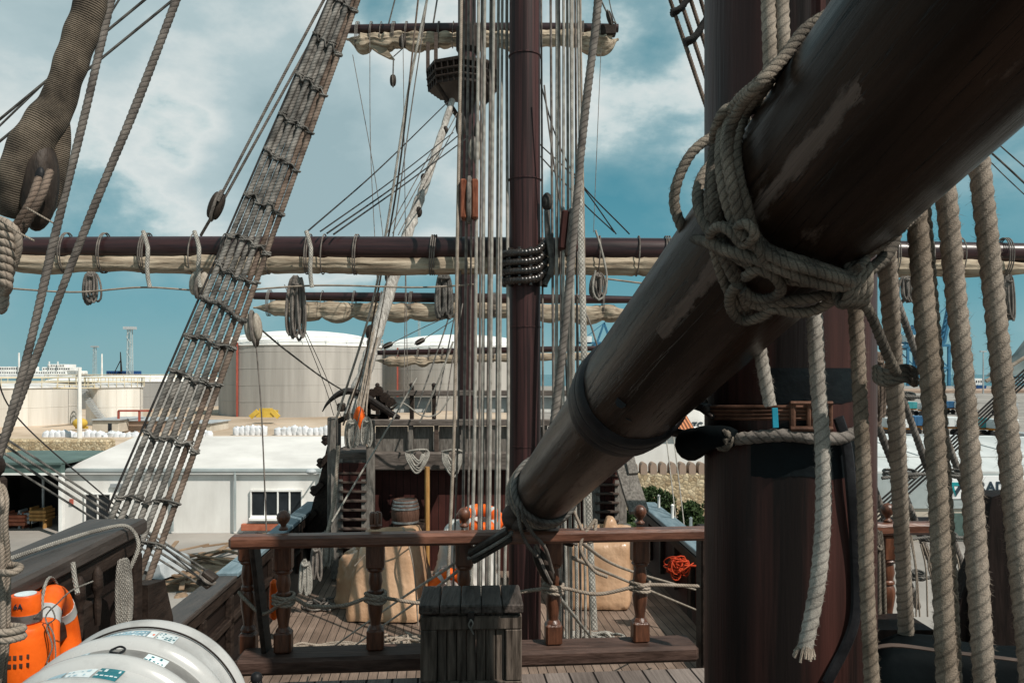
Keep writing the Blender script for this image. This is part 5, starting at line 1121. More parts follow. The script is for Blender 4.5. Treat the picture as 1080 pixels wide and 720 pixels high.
m.build('cradle', 'steel', t)
# smoke float and ring on the port bulwark
t = empty('smoke_float', P(25,690,2.9), 'orange cylindrical smoke float with a grey clamp, lower left corner', 'smoke float'); b0 = P(27,706,2.9)
m = MB(); m.lathe([(.06,-.16),(.06,-.03),(.086,-.02),(.088,0),(.09,.1),(.088,.15),(.08,.165),(.05,.172)], b0, 28); m.build('body', 'orange_plastic', t)
m = MB(); m.lathe([(.048,.165),(.05,.22),(.05,.27),(.047,.275),(.0,.276)], b0, 24); cp_ = m.build('cap', 'orange_plastic', t)
m = MB(); m.lathe([(.048,.178),(.054,.178),(.054,.208),(.048,.208)], b0, 24); m.build('clamp', 'steel', t)
m = MB(); m.lathe([(.036,.276),(.036,.2785),(.0,.279)], b0, 20); m.build('top_label', 'sticker_white', cp_)
m = MB()
for sx in (-1,1): m.lathe([(.022,-.02),(.022,.03),(.016,.05)], b0+V(sx*.03,-.03,-.16), 10)
m.build('valve', 'steel', t)
m = MB(); m.tube(spline([b0+V(.05,-.03,.2), b0+V(.1,-.03,.24), b0+V(.13,-.04,.2), b0+V(.1,-.04,.17), b0+V(.12,-.04,.1), b0+V(.1,-.04,.04), b0+V(.13,-.04,.05), b0+V(.125,-.04,.14), b0+V(.09,-.03,.2), b0+V(.13,-.02,.25), b0+V(.17,0,.29), b0+V(.22,.05,.31)], n=60), .0027, 7, .03); m.build('lanyard', 'rope_pale', t)
o = text_mesh('6A', .028, b0+V(-.012,-.0515,.235), 'letter_dark', cp_, .0012)
m = MB()
for i in range(5):
    for j in range(2): m.box(b0+V(-.02+.018*i, -math.sqrt(.0905**2-(-.02+.018*i)**2)+.0005, .045+.03*j), (.012,.002,.016), None, .0005)
m.build('print_mark', 'rust_iron', t)
ring('orange life ring with grey bands hung on the port bulwark beside the smoke float', V(bq(3.25)+.11,3.25,P(0,692,3.25)[2]), .235, .055, (1,.38,.12), 'orange life rings')
m = MB(); 
p = [P(80,566,3.72)+V(0,0,0), P(82,600,3.5), P(85,628,3.35), P(86,650,3.3)]
m = MB(); m.tube(spline([P(77,593,3.25), P(79,610,3.22), P(82,626,3.18)], n=10), .009, 8, .06); tag(m.build('short_line', 'rope_pale'), 'short pale line dangling from the pin rack above the life ring', 'rope')
# long pale coil on the bulwark, with its standing part over the cap
m = MB(); Yc = 3.95; top = V(bq(Yc)+.1, Yc, P(0,590,Yc)[2]); hank(m, top, .36, .09, 5, .0095, None, True, (.4,.9,0), (.9,-.4,0))
ropemesh(m, [V(bq(3.1)-.16,3.1,7.225), V(bq(3.6)-.1,3.6,7.222), V(bq(3.95)-.03,3.95,7.222), V(bq(4.1)+.06,4.1,7.215), V(bq(4.1)+.12,4.1,7.12), V(bq(4.02)+.1,4.02,7.0), V(bq(3.97)+.1,3.97,6.96)], .0105, True)
tag(m.build('rope_coil', 'rope_pale', smooth=60), 'pale braided rope coil hanging inside the port bulwark, its tail over the cap', 'rope coil')
# big coil at the left edge
m = MB(); Yc = 2.2
for k in range(22):
    x = -15+1.2*k+random.uniform(-1.5,1.5); tp = 508+.09*(k-11)**2+random.uniform(-4,8); q = [P(x-18,760,Yc+.05), P(x-7,690,Yc), P(x-6+random.uniform(-2,2),600,Yc-.02), P(x-8,555,Yc-.02*(k%3)), P(x-7,tp+14,Yc-.03), P(x-13,tp,Yc), P(x-24,tp+18,Yc+.05), P(x-28,600,Yc+.06), P(x-28,760,Yc+.06)]
    ropemesh(m, [p_+V(0,.012*(k%3),0) for p_ in q], .0078, True)
ropemesh(m, [P(-20,600,Yc), P(8,604,Yc-.06), P(20,600,Yc-.04), P(16,596,Yc), P(-20,594,Yc)], .011, True)
for yy in (664, 672): ropemesh(m, [P(-30,yy,Yc), P(0,yy+3,Yc-.07), P(16,yy+1,Yc-.05), P(22,yy-3,Yc), P(-20,yy-6,Yc+.05)], .011, True)
tag(m.build('rope_coil', 'rope_hemp', smooth=60), 'heavy bundled rope coil filling the left edge beside the smoke float', 'rope coil')

m = MB(); c = P(-24,0,2.3); m.box((c[0],2.32,6.95), (.1,.1,1.5), None, .012); m.bar((c[0]-.18,2.26,7.6), (c[0]+.1,2.26,7.6), .035, .035); m.ball((c[0],2.32,7.73), .06, 12, 8, (1,1,.8))
tag(m.build('belaying_post', 'wood_dark'), 'dark wooden post with a cross pin carrying the heavy rope coil at the left edge', 'post')
# ------------------------------------------------------------------ the great slanting spar
BA = V(.187,4.9,7.265); BD = nrm(V(-.1365,1,-.3475)); BR = .185
def bpt(Y): return BA+BD*((Y-4.9)/BD[1])
bx_ = nrm(np.cross(BD,(0,0,1))); by_ = np.cross(bx_, BD)        # across (starboard) and up
t = empty('spar', bpt(4.9)-V(0,0,BR), 'massive dark slanting wooden spar with worn grey patches, close overhead', 'spar')
def bsurf(x, y, off):
    """where the sight line through a picture point meets the spar grown by off"""
    C = V(0,0,EZ); D = nrm(P(x,y,1)-C); w = C-BA; dp = D-BD*np.dot(D,BD); wp_ = w-BD*np.dot(w,BD); R = BR+off
    a = np.dot(dp,dp); b = 2*np.dot(dp,wp_); c = np.dot(wp_,wp_)-R*R; disc = b*b-4*a*c
    s = (-b-math.sqrt(disc))/(2*a) if disc > 0 else -b/(2*a); return C+D*s
bsurf0 = lambda x, y: bsurf(x, y, 0.0)
def boomtube(Ya, Yb, ra, rb, n=60):
    m = MB(); ys = np.linspace(Ya, Yb, n); pts = np.array([bpt(y) for y in ys]); m.tube(pts, np.linspace(ra, rb, n), 72, 1.0); v = m.v[0].reshape(n, 72, 3)
    a = np.linspace(0, 2*np.pi, 72, endpoint=False)
    for i in range(n): f = 1+.006*np.sin(a*8+ys[i]*1.5)+.005*np.sin(a*3+ys[i]*2.3)+.004*np.sin(a*17+ys[i]*.6); v[i] = pts[i]+(v[i]-pts[i])*f[:, None]
    m.v[0] = v.reshape(-1, 3); return m
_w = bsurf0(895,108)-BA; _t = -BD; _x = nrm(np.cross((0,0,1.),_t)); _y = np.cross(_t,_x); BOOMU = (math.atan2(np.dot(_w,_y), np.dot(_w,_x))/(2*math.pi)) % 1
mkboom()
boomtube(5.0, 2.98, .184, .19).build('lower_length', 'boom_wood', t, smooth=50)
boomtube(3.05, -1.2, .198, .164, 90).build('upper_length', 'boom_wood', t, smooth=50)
m = MB(); e = bpt(5.0); m.lathe([(.186,0),(.17,.02),(.1,.035),(.02,.04)], e, 40, BD); m.build('end_cap', 'wood_dark', t)
m = MB()
for Y, r0, w in ((3.10,.212,.05),(2.98,.213,.06),(3.03,.217,.055)):
    m.lathe([(r0-.014,-w),(r0,-w*.7),(r0+.003,0),(r0,w*.7),(r0-.014,w)], bpt(Y), 48, BD)
m.build('black_band', 'black_rubber', t)
def bring(Y, off, tilt=0.0, r=.012, n=48, lean=0.0):
    """closed turn of rope round the spar, slid along by tilt*cos"""
    th = np.linspace(0, 2*np.pi, n, endpoint=False); R = BR+off
    return np.array([bpt(Y+tilt*math.cos(a-lean))+R*(math.cos(a)*bx_+math.sin(a)*by_) for a in th])
m = MB()
for Y, tl in ((4.80,.03),(4.84,-.03),(4.87,.02),(4.91,-.02),(4.76,.05)): m.tube(bring(Y, .0+.012, tl), .017, 9, .11, closed=True)
tag(m.build('rope_lashing', 'rope_tar', smooth=60), 'dark rope lashing round the lower end of the slanting spar', 'rope lashing')
m = MB()
for Y, tl, r in ((4.93,.05,.014),(4.95,-.04,.014),(4.88,.09,.012)): m.tube(bring(Y, .02, tl), r, 9, .09, closed=True)
for k, (x, y) in enumerate([(640,540),(648,556),(655,575)]): pass
ropemesh(m, [bpt(4.93)+(BR+.02)*(bx_*.9-by_*.4), bpt(4.93)+bx_*.28-by_*.3, P(628,548,4.9), P(612,575,4.85), P(625,600,4.85), P(640,608,4.9)], .012, True)
tag(m.build('rope_lashing', 'rope_hemp', smooth=60), 'pale rope lashing at the very end of the slanting spar', 'rope lashing')
# tackle under the spar's end
pulley('tackle_block', 'long black block slanting down left from the spar end', P(517,575,4.75), .27, .085, .10, (.85,0,.5), 'block_wood', square=True)
pulley('tackle_block', 'black block hanging below the spar end toward the fourth baluster', P(573,596,4.95), .22, .08, .085, (-.45,0,1), 'block_wood')
pulley('tackle_block', 'small black block right of the spar end above the fourth baluster', P(592,565,5.1), .2, .08, .075, (-.75,0,.4), 'block_wood')
m = MB(); m.ball(P(540,545,4.94), .065, 14, 10, (1,1,1.25)); m.ball(P(547,553,4.92), .055, 12, 8); tag(m.build('fender_knot', 'wood_stair'), 'grey-brown wooden toggle under the spar end above the rail', 'toggle')
R_ = lambda lb, pts, r, mat, near=True, cat='rope', grp=None, name='rope': rope(name, lb, cat, pts, r, mat, grp, near)
R_('pale line from the long black block down across the tan bundle', [P(507,574,4.8),P(470,600,5.6),P(410,640,8),P(340,690,11.5)], .011, 'rope_pale', False)
R_('second pale line under the first, passing behind the chest', [P(506,580,4.8),P(470,612,5.6),P(420,648,8),P(352,696,11.5)], .011, 'rope_pale', False)
R_('grey tail of rope falling from the spar end beside the mainmast', [P(547,505,4.75),P(546,530,4.7),P(549,556,4.7),P(556,574,4.75),P(566,586,4.8)], .012, 'rope_grey')
R_('second grey tail of rope hanging from the spar end', [P(552,500,4.72),P(551,540,4.65),P(560,560,4.7),P(575,578,4.8),P(583,604,4.95)], .012, 'rope_grey')
R_('tackle fall below the spar end running to the fourth baluster', [P(560,560,4.85),P(572,590,4.95),P(584,622,5.0)], .009, 'rope_pale')
R_('pale line from the spar end slanting right to the starboard rail', [P(604,566,5.0),P(660,600,8),P(742,624,12)], .014, 'rope_hemp', False)
R_('second pale line slanting right below the first toward the starboard rail', [P(604,588,5.0),P(660,612,8),P(742,646,11.5)], .014, 'rope_hemp', False)
R_('pale line slanting right from the fourth baluster foot', [P(585,624,5.1),P(610,655,7.5),P(636,688,11)], .014, 'rope_pale', False)

# ------------------------------------------------------------------ lashing of the spar to the mizzen mast
m = MB()
def drape(pl, r, off=None, back=False):
    r *= .60; pl = [((e[0]+max(0,762-e[0])*.5,)+tuple(e[1:]) if len(e) == 2 else e) for e in pl]
    """rope laid over the spar through picture points; an entry with a third value stands off at that distance"""
    q = []
    for e in pl: q.append(P(*e) if len(e) == 3 else bsurf(e[0], e[1], (r if off is None else off)))
    if back:
        p = q[0]; w = p-BA; s0 = np.dot(w, BD); a = math.atan2(np.dot(w, by_), np.dot(w, bx_)); c = BA+BD*s0
        q = [c+(BR+r)*(math.cos(a-d)*bx_+math.sin(a-d)*by_)+BD*(-.03*d) for d in (1.5,1.1,.7,.35)]+q
    ropemesh(m, q, r, True, 0, None, 1500)
for k in range(1):   # full turns, lying behind as well
    ropemesh(m, np.vstack([bring(1.74+.055*k, .022, .06, n=24, lean=2.0), bring(1.74+.055*k, .022, .06, n=24, lean=2.0)[:1]]), .0135, True, 0, None, 1500)
drape([(812,78),(795,95),(775,115),(762,140),(752,170),(748,205),(754,240),(766,268),(778,292),(786,318),(792,338,1.9)], .022, None, True)
drape([(806,92),(786,118),(776,150),(778,185),(786,215),(792,238),(800,255),(822,272),(850,282),(880,292),(900,299)], .023, None, True)
drape([(800,88),(778,108),(764,132),(758,165),(764,200),(774,232),(790,254),(812,268),(845,276),(876,287),(902,294)], .022, .03, True)
drape([(757,128),(744,160),(736,195),(735,225),(742,255),(756,282),(768,305),(780,325)], .021, None, True)
drape([(736,252),(760,262),(788,270),(815,280),(845,292),(872,300),(900,301)], .022, .045)
drape([(734,248),(750,240),(768,240),(785,250),(800,262),(806,275)], .019, .05)
drape([(778,300),(770,312),(772,328),(784,338),(802,334),(816,326),(840,330),(862,326),(884,312),(902,300)], .021, .03)
drape([(786,292),(800,284),(815,290),(824,304),(814,314),(796,314),(784,306)], .02, .04)
drape([(760,238),(772,246),(784,258),(796,248),(788,236),(778,240),(786,252)], .017, .06)
drape([(790,100),(772,122),(766,155),(772,195),(780,228),(790,250),(806,262),(836,274),(868,284),(900,296)], .022, .03, True)
drape([(764,118),(750,150),(742,188),(744,222),(752,250),(764,272),(776,296),(786,312),(800,322),(830,318),(866,312),(898,302)], .021, .02, True)
drape([(800,90),(784,108),(771,135),(768,168),(775,205),(784,236),(798,258),(822,274),(858,285),(900,297)], .02, .045, True)
tag(m.build('rope_lashing', 'rope_warm', smooth=60), 'thick knotted rope lashing wound round the spar in front of the mizzen mast', 'rope lashing')
m = MB(); drape([(792,126,1.93),(772,133,1.95),(757,142,1.95),(742,150,1.93),(727,165,1.92),(715,190,1.92),(711,212,1.93),(716,232,1.93),(726,248,1.92),(736,256),(752,262),(772,268),(796,276)], .022, .035)
tag(m.build('rope_loop', 'rope_warm', smooth=60), 'single loose rope loop standing out left of the spar lashing', 'rope loop')
# gathering on the right of the spar: turns round the thick hanging ropes
m = MB()
for k in range(5): drape([(893+3*k,290-2*k),(905+6*k,278-6*k,1.62),(925+6*k,262-7*k,1.58),(948+4*k,244-6*k,1.56),(968+2*k,226-5*k,1.6)], .0155, .02)
drape([(898,296),(908,312,1.62),(922,340,1.64),(935,372,1.68),(945,393,1.72)], .019)
for k in range(3):
    th = np.linspace(0,2*np.pi,21)[:-1]; c = P(944,391+5*k,1.80); m.tube(np.stack([c[0]+.036*np.cos(th), c[1]+.05*np.sin(th), c[2]+.006*np.sin(th*3)],1), .010, 8, .06, closed=True)
for k in range(4):
    th = np.linspace(0,2*np.pi,21)[:-1]; c = bsurf(897,298,.03); m.tube(np.stack([c[0]-.015+.012*k+.0*th, c[1]-.0+.035*np.cos(th), c[2]+.045*np.sin(th)],1), .011, 8, .06, closed=True)
tag(m.build('rope_lashing', 'rope_warm', smooth=60), 'rope turns gathering the hanging ropes at the right side of the spar', 'rope lashing')
G = 'thick ropes hanging at the right'
def thick(lb, pts, Y, r, mat='rope_hemp', wob=.0016, **k): return rope('hanging_rope', lb, 'rope', [P(*p, Y) if len(p) == 2 else P(*p) for p in pts], r*.88, mat, G, True, wob, 1900)
thick('thick pale rope end hanging free in front of the mizzen mast', [(858,318),(862,400),(867,470),(868,540),(864,600),(857,645),(849,683)], 2.15, .0245, 'rope_light')
m = MB(); c = P(849.5,684,2.15)
for k in range(16): a = random.uniform(0,6.3); m.tube([c+V(.016*math.cos(a),.016*math.sin(a),.01), c+V(.027*math.cos(a)-.004,.027*math.sin(a),-.012-random.uniform(0,.02))], .004, 5)
o = m.build('frayed_end', 'rope_hemp', bpy.data.objects[[o.name for o in COL.objects if o.name.startswith('hanging_rope')][-1]], smooth=60)
thick('short rope dropping from the spar lashing to the black turnbuckle', [(795,325),(800,360),(806,395),(812,428)], 2.2, .021, 'rope_light')
thick('grey rope passing straight down the right flank of the mizzen mast', [(900,290),(906,400),(912,520),(915,620),(921,740)], 2.1, .0235, 'rope_umber')
thick('thick rope hanging down to the black cover, just right of the mast', [(934,262,1.9),(941,360,2.0),(947,480,2.15),(953,600,2.34),(958,720,2.56)], 1.9, .0265)
thick('pair-width dark thick rope fourth from the right, front strand', [(964,200),(975,330),(985,450),(992,570),(1001,760)], 1.7, .0255, 'rope_umber')
thick('slimmer strand tucked behind the thick pair', [(972,205),(982,330),(992,450),(999,570),(1008,760)], 1.78, .021, 'rope_umber')
thick('thick rope second from the right edge with fuzzy pale strands', [(992,150),(1006,290),(1019,420),(1030,580),(1042,780)], 1.7, .0255)
thick('thick rope nearest the right edge', [(1028,130),(1043,260),(1058,400),(1070,530),(1090,760)], 1.7, .0255)
for x0, x1, lb in ((806,812,'thick pale rope falling behind the spar top, left of a pair'),(820,826,'thick pale rope falling behind the spar top, right of a pair')):
    rope('halyard', lb, 'rope', [P(x0,-220,2.35),P((x0+x1)/2,-40,2.35),P(x1,60,2.35),P(x1+1,170,2.4)], .0215, 'rope_hemp', 'halyards beside the mizzen mast', True)
m = MB(); m.bx(862, 884, -120, 140, 2.45, .06, .01); tag(m.build('mast_cleat', 'bulkhead_boards'), 'long maroon batten fixed up the face of the mizzen mast', 'batten')
# black straps, turnbuckle and dark bundle at the mast
t = empty('strap_tackle', mastpt(760,470), 'black strap and canvas-wrapped shackle joining the spar to the mizzen mast', 'strap')
m = MB(); m.tube(spline([bsurf(668,440,.0), P(684,446,3.15), P(702,453,3.2), mastpt(738,462,.05)], n=30), np.linspace(.028,.022,30), 10, ell=.45); m.tube(spline([bsurf(655,424,.012), P(690,424,3.1), P(722,424,3.0), mastpt(750,432,.02)], n=24), .02, 8); m.build('strap', 'black_rubber', t)
m = MB(); m.tube(spline([mastpt(726,470,.06), mastpt(745,462,.06), mastpt(765,460,.055), mastpt(775,462,.05)], n=14), np.array([.05,.062,.06,.058,.055,.05,.05,.048,.046,.044,.04,.04,.036,.03]), 14); m.build('canvas_wrap', 'black_cover', t)
m = MB(); q = spline([mastpt(x, y, .03) for x, y in ((762,466),(775,463),(795,461),(815,459),(838,459),(862,462),(885,462),(905,455))], n=30); ropemesh(m, q, .024, True); m.build('rope', 'rope_grey', t)
for k in range(4):
    pass
m = MB(); ropemesh(m, [mastpt(758,464,.055), mastpt(764,456,.075), mastpt(770,462,.07), mastpt(766,472,.065), mastpt(758,470,.06), mastpt(760,460,.07), mastpt(768,466,.08)], .014, True); m.build('whipping', 'rope_warm', t)
t = empty('turnbuckle', mastpt(815,440), 'rusty bar turnbuckle strapped across the mizzen mast', 'turnbuckle')
m = MB()
for y in (429,433,437,441): m.tube([mastpt(x, y, .025) for x in np.linspace(750,868,14)], .0065, 8)
m.build('rod', 'rust_iron', t)
m = MB(); m.ball(mastpt(746,432,.03), .022, 10, 8); m.ball(mastpt(742,424,.03), .016, 10, 8); m.bar(mastpt(735,428,.04), mastpt(752,440,.04), .018, .018); m.build('shackle', 'iron', t)
m = MB()
for x in (836, 853, 858, 876): m.tube([mastpt(x,424,.035), mastpt(x,453,.035)], .008 if x != 836 else .011, 8)
m.tube([mastpt(x,425,.045) for x in (834,846,862,878)], .007, 8); m.tube([mastpt(x,452,.045) for x in (834,846,862,878)], .009, 8); m.build('bracket', 'rust_iron', t)
m = MB(); m.bar(mastpt(817,430,.045), mastpt(818,451,.045), .02, .006, (0,1,0)); m.build('tape_tag', 'teal_tape', t)
m = MB(); m.tube(spline([mastpt(884,440,.03), mastpt(893,470,.03), mastpt(898,520,.03), mastpt(903,600,.02), mastpt(900,660,.02), mastpt(872,720,.015)], n=30), .019, 8, ell=.5); tag(m.build('black_strap', 'black_rubber'), 'long black strap running down the right side of the mizzen mast', 'strap')
# black cover and dark timber at lower right
draped('black waterproof cover stretched over a box in the lower right corner', [on(6.2,905,2.3),on(6.2,1180,2.3),on(6.2,1160,2.5),on(6.2,915,2.5)], [on(7.18,922,2.32),on(7.14,1180,2.32),on(7.15,1160,2.47),on(7.185,930,2.47)], 'cover', 'black_cover', 'covered_box', nz=.012, sub=12)
m = MB(); m.tube(spline([P(920,683,2.24),P(945,680,2.22),P(1000,687,2.22),P(1060,694,2.22),P(1100,700,2.22)], n=20), .012, 8, ell=.4); tag(m.build('cover_strap', 'wood_stair'), 'flat brown strap round the black cover', 'strap')
t = empty('starboard_timbers', (2.2,3.9,ZQ), 'dark wooden knee and bulwark end behind the hanging ropes', 'bulwark')
m = MB(); m.prism([P(x,y,3.9) for x, y in ((1046,524),(1056,521),(1120,520),(1120,720),(1020,720),(1030,640))], (.0,.14,0)); m.build('post', 'wood_black', t)
m = MB(); m.bar(P(1035,588,4.0), P(1000,680,4.0), .11, .1, (0,1,0)); m.build('knee', 'wood_black', t)
m = MB(); m.prism([P(x,y,4.3) for x, y in ((905,700),(905,664),(985,664),(1000,690),(1000,720),(905,720))], (0,.3,0)); m.build('low_beam', 'wood_black', t)
m = MB(); m.box(ax(2.8,1.5,6.7), (.16,5.4,1.0), Rz(AXR), .02); m.build('planking', 'hull_boards', t)
# ================================================================== port shrouds with ratlines
def shx(i, y, n=7): a = 347-.43*y; b = 380-.357*y; return a+(b-a)*(i+.5)/n
def shY(y): return 6.0+(600-y)/600*1.6
t = empty('shroud_ladder', P(150,620,6.0), 'broad ladder of seven tarred shroud ropes with knotted ratlines, port side', 'shrouds')
for i in range(7):
    m = MB(); yb = 560+i*10; ys = np.linspace(-140, yb, 12); ropemesh(m, [P(shx(i,y), y, shY(y)+.05*(i%2)) for y in ys], .0255, True)
    m.build('shroud_rope', 'shroud' if i < 5 else 'rope_brown', t, smooth=60)
m = MB(); ropemesh(m, [P(346-.433*y, y, shY(y)) for y in np.linspace(-140,540,8)], .010); m.build('edge_wire', 'rope_black', t)
for yl, sl, kind in ((-46,.66,'r'),(-4,.66,'r'),(38,.68,'r'),(80,.7,'r'),(120,.7,'r'),(160,.62,'r'),(204,.6,'r'),(246,.55,'r'),(280,.5,'r'),(314,.62,'b'),(352,.4,'r'),(392,.34,'r'),(456,.32,'r'),(524,.14,'r'),(568,.12,'r')):
    m = MB(); q = []
    for i in range(7):
        y = yl; x = shx(i, y)
        for _ in range(4): y = yl+sl*(x-shx(0, yl)); x = shx(i, y)
        y += random.uniform(-3.5,3.5); x = shx(i, y); bk = .05*(i%2)
        q.append(P(x, y, shY(y)-.031+bk*.6))
        th = np.linspace(0,2*np.pi,15)[:-1]; d = nrm(P(shx(i,y-20),y-20,shY(y-20))-P(shx(i,y+20),y+20,shY(y+20))); sx = nrm(np.cross(d,(0,1,0))); sy = np.cross(sx,d); c0_ = P(x,y,shY(y)+bk); tl = random.uniform(-.5,.5)
        for kk in range(random.choice((1,2,2)) if kind == 'r' else 2): m.tube(c0_+d*(kk-.5)*.022+.0315*(np.outer(np.cos(th),sx)+np.outer(np.sin(th),sy))+np.outer(.014*np.sin(th+tl), d), .0085, 6, .06, closed=True)
    ropemesh(m, [q[0]-V(.04,0,-.015)]+q+[q[-1]+V(.04,0,-.015)], .0085 if kind == 'r' else .018, True)
    m.build('ratline', 'shroud' if kind == 'r' else 'rope_tar', t, smooth=60)

# ------------------------------------------------------------------ single lines
def ln(lb, pts, wpx, mat='rope_grey', cat='rope', name='rigging_line', grp=None, near=False):
    q = [P(*p) for p in pts]; Ym = sum(p[2] for p in pts)/len(pts); return rope(name, lb, cat, q, max(.003, wpx/2/F*Ym), mat, grp, near)
def ext(x0,y0,x1,y1,ya,yb): return [(x0+(x1-x0)*(y-y0)/(y1-y0), y) for y in (ya,yb)]
ln('thick laid backstay crossing the upper left, steeper left one of two', [(133,-60,4.1),(117,0,4.1),(92,110,4.1),(60,240,4.1),(30,370,4.1),(2,470,4.1),(-22,560,4.1)], 8.6, 'rope_grey', 'rope', 'backstay', None, True)
ln('thick laid backstay crossing the upper left, right one of two', [(207,-60,4.25),(186,0,4.25),(142,115,4.25),(96,226,4.25),(50,345,4.25),(8,455,4.25),(-24,540,4.25)], 8.6, 'rope_grey', 'rope', 'backstay', None, True)
ln('thin dark line passing behind the wrapped block, uppermost of three', [(128,-4,6),(96,45,6),(60,75,6),(-10,142,6)], 2.2, 'rope_tar')
ln('dark line rising from the left edge behind the wrapped block, middle of three', [(160,-6,5.6),(70,68,5.6),(-10,134,5.6)], 2.8, 'rope_tar')
ln('dark line rising from the left edge across both backstays, lowest of three', [(190,-6,5.6),(92,74,5.6),(-10,157,5.6)], 2.8, 'rope_tar')
ln('twin line left of the shrouds, outer one, down to the double block', [(347,-10,11.9),(300,78,11.9),(230,212,11.9)], 3.2)
ln('twin line left of the shrouds, inner one, down to the double block', [(358,-10,12.1),(318,62,12.1),(235,212,12.1)], 3.0)
ln('short line from the double block down to the main yard', [(226,224,12),(212,248,12.6)], 3.2)
ln('dark line slanting left behind the parked van to a black block, top', [(-5,362,9),(12,432,9),(115,527,9),(214,612,9)], 1.6, 'rope_black')
for k, (a, b, w) in enumerate([((-5,455),(222,604),2.6),((-5,463),(220,608),3.0),((-5,472),(216,612),3.0),((-5,482),(212,617),2.4)]):
    ln(['topmost of four parallel grey stays behind the shroud foot','second of four parallel grey stays behind the shroud foot','third of four parallel grey stays behind the shroud foot','lowest of four parallel grey stays behind the shroud foot'][k], [(*a,9.2),(*b,9.2)], w, 'rope_tar', grp='parallel stays at the port quarter')
pulley('deadeye_block', 'black square block ending the four parallel stays at the port bulwark', P(219,610,9.1), .16, .16, .16, (.8,0,-.6), square=True)
ln('long footrope sagging under the main yard, port half', [(8,304,13),(80,308,13),(152,303,13),(232,307,13),(335,301,13),(440,303,13),(500,300,13)], 2.0, 'rope_hemp')
ln('footrope under the main yard right of the mainmast', [(640,294,13),(690,300,13),(740,303,13)], 2.0, 'rope_hemp')
for k, x in enumerate((153, 325, 207)):
    ln(['pale strop hanging under the main yard, left of three','pale strop hanging under the main yard, right of three','pale strop carrying the pale block, middle of three'][k], [(x-2,244,13.0),(x+3,262,12.9),(x+2,285,12.9),(x+(4 if k else 5),303,12.9)], 4.5, 'rope_pale')
ln('stay falling from the fore masthead toward the port side, thin pale pair left', [(372,58,23),(396,190,22),(410,300,21)], .8, 'rope_grey')
ln('thin buntline dropping from the port fore topsail, second', [(390,38,23),(391,160,22),(398,300,21)], .8, 'rope_grey')
ln('thin buntline dropping from the fore topsail near the foremast', [(425,40,23),(427,200,22),(430,420,20)], .8, 'rope_grey')
ln('pale halyard slanting from the top centre down to the port rail, thick', [(452,-8,16),(430,100,16),(408,240,16),(390,330,16.5),(352,450,17)], 2.6, 'rope_pale')
ln('thin companion line beside the slanting pale halyard', [(452,-8,16.4),(436,100,16.4),(416,240,16.4),(402,330,16.5),(372,470,17)], 1.3, 'rope_grey')
ln('dark brace from below the crow\'s nest slanting left, uppermost', [(472,108,22),(400,178,17),(322,246,13.2)], 1.4, 'rope_black')
ln('dark brace from the foremast slanting left, second', [(478,140,22),(410,193,17),(338,244,13.2)], 1.3, 'rope_black')
ln('dark brace from the foremast slanting left, third', [(492,136,22),(425,190,17),(345,246,13.2)], 1.5, 'rope_black')
ln('dark brace from the foremast slanting left, lowest', [(500,140,22),(430,192,17),(352,247,13.2)], 1.5, 'rope_black')
for k, (a, b) in enumerate([((478,118),(408,246)),((482,120),(414,246)),((486,122),(420,248))]):
    ln(['thin backstay fanning from the crow\'s nest, left','thin backstay fanning from the crow\'s nest, middle','thin backstay fanning from the crow\'s nest, right'][k], [(*a,22.5),(*b,20)], 1.0, 'rope_grey')
ln('dark line from the top edge to the fore topsail yard left of centre', [(418,-6,23.5),(410,25,23.5)], 1.6, 'rope_tar')
ln('dark pair of lines from the top edge to the yard beside the foremast', [(462,-6,23.5),(457,25,23.5)], 1.8, 'rope_tar')
ln('line from the topsail corner to its dangling block', [(415,60,23.5),(424,52,23.5)], 1.2, 'rope_tar')
ln('vertical line from the dangling block to the yard', [(415,62,23.5),(414.5,80,23.5)], 1.5, 'rope_tar')
ln('wavy sheet from the block right of the shrouds to the forecastle', [(276,348,13.2),(300,368,14),(340,398,16),(364,413,17.6)], 1.8, 'rope_tar')
ln('very thin line from below the main yard down to the quay side', [(270,362,13),(276,440,13),(281,560,13)], 1.6, 'rope_grey')
ln('thin slanting line left of the pale wrapped stay', [(300,300,16),(340,400,17),(352,438,17.6)], .8, 'rope_grey')
ln('thin line crossing in front of the huge tank', [(318,340,16),(345,400,17),(360,440,17.6)], .8, 'rope_grey')
ln('pale sheet slanting from mid forecastle rail down to the port stairs', [(440,398,16),(395,475,15.4),(350,550,14.6)], 2.0, 'rope_pale')
ln('pale sheet from the foremast foot sloping down left', [(478,360,17),(462,402,17),(443,445,17.2)], 2.0, 'rope_pale')
ln('pale drooping line across the forecastle upper rail', [(475,418,17),(462,436,17),(445,438,17),(425,425,17),(412,430,17)], 1.5, 'rope_pale')
ln('dark stay descending left of the foremast, to the low sprit yard', [(483,300,20),(470,345,20),(440,430,19)], 1.6, 'rope_tar')
ln('dark stay descending left of the foremast, second', [(484,310,20),(470,380,20),(458,440,19)], 1.4, 'rope_tar')
ln('grey stay near the foremast, third', [(488,320,20),(474,400,19.5),(470,445,19)], 1.4, 'rope_grey')
ln('lift line above the low sprit yard, outer', [(409,364,21),(447,345,21),(480,331,21)], .9, 'rope_tar')
ln('lift line above the low sprit yard, inner', [(443,360,21),(462,348,21),(482,335,21)], .9, 'rope_tar')
ln('thin line right of the forecastle in front of the low yard', [(428,240,20),(427,345,20),(426,420,19)], .9, 'rope_grey')
ln('long pale rope falling beside the port stairs to the bulwark block', [(357,470,17),(352,530,16.5),(343,570,16)], 4.0, 'rope_hemp')
ln('brown running line left of the foremast from yard to rail', [(441,0,15),(421,180,15),(400,300,15.5),(383,385,16.2),(362,448,17)], 1.9, 'rope_brown')
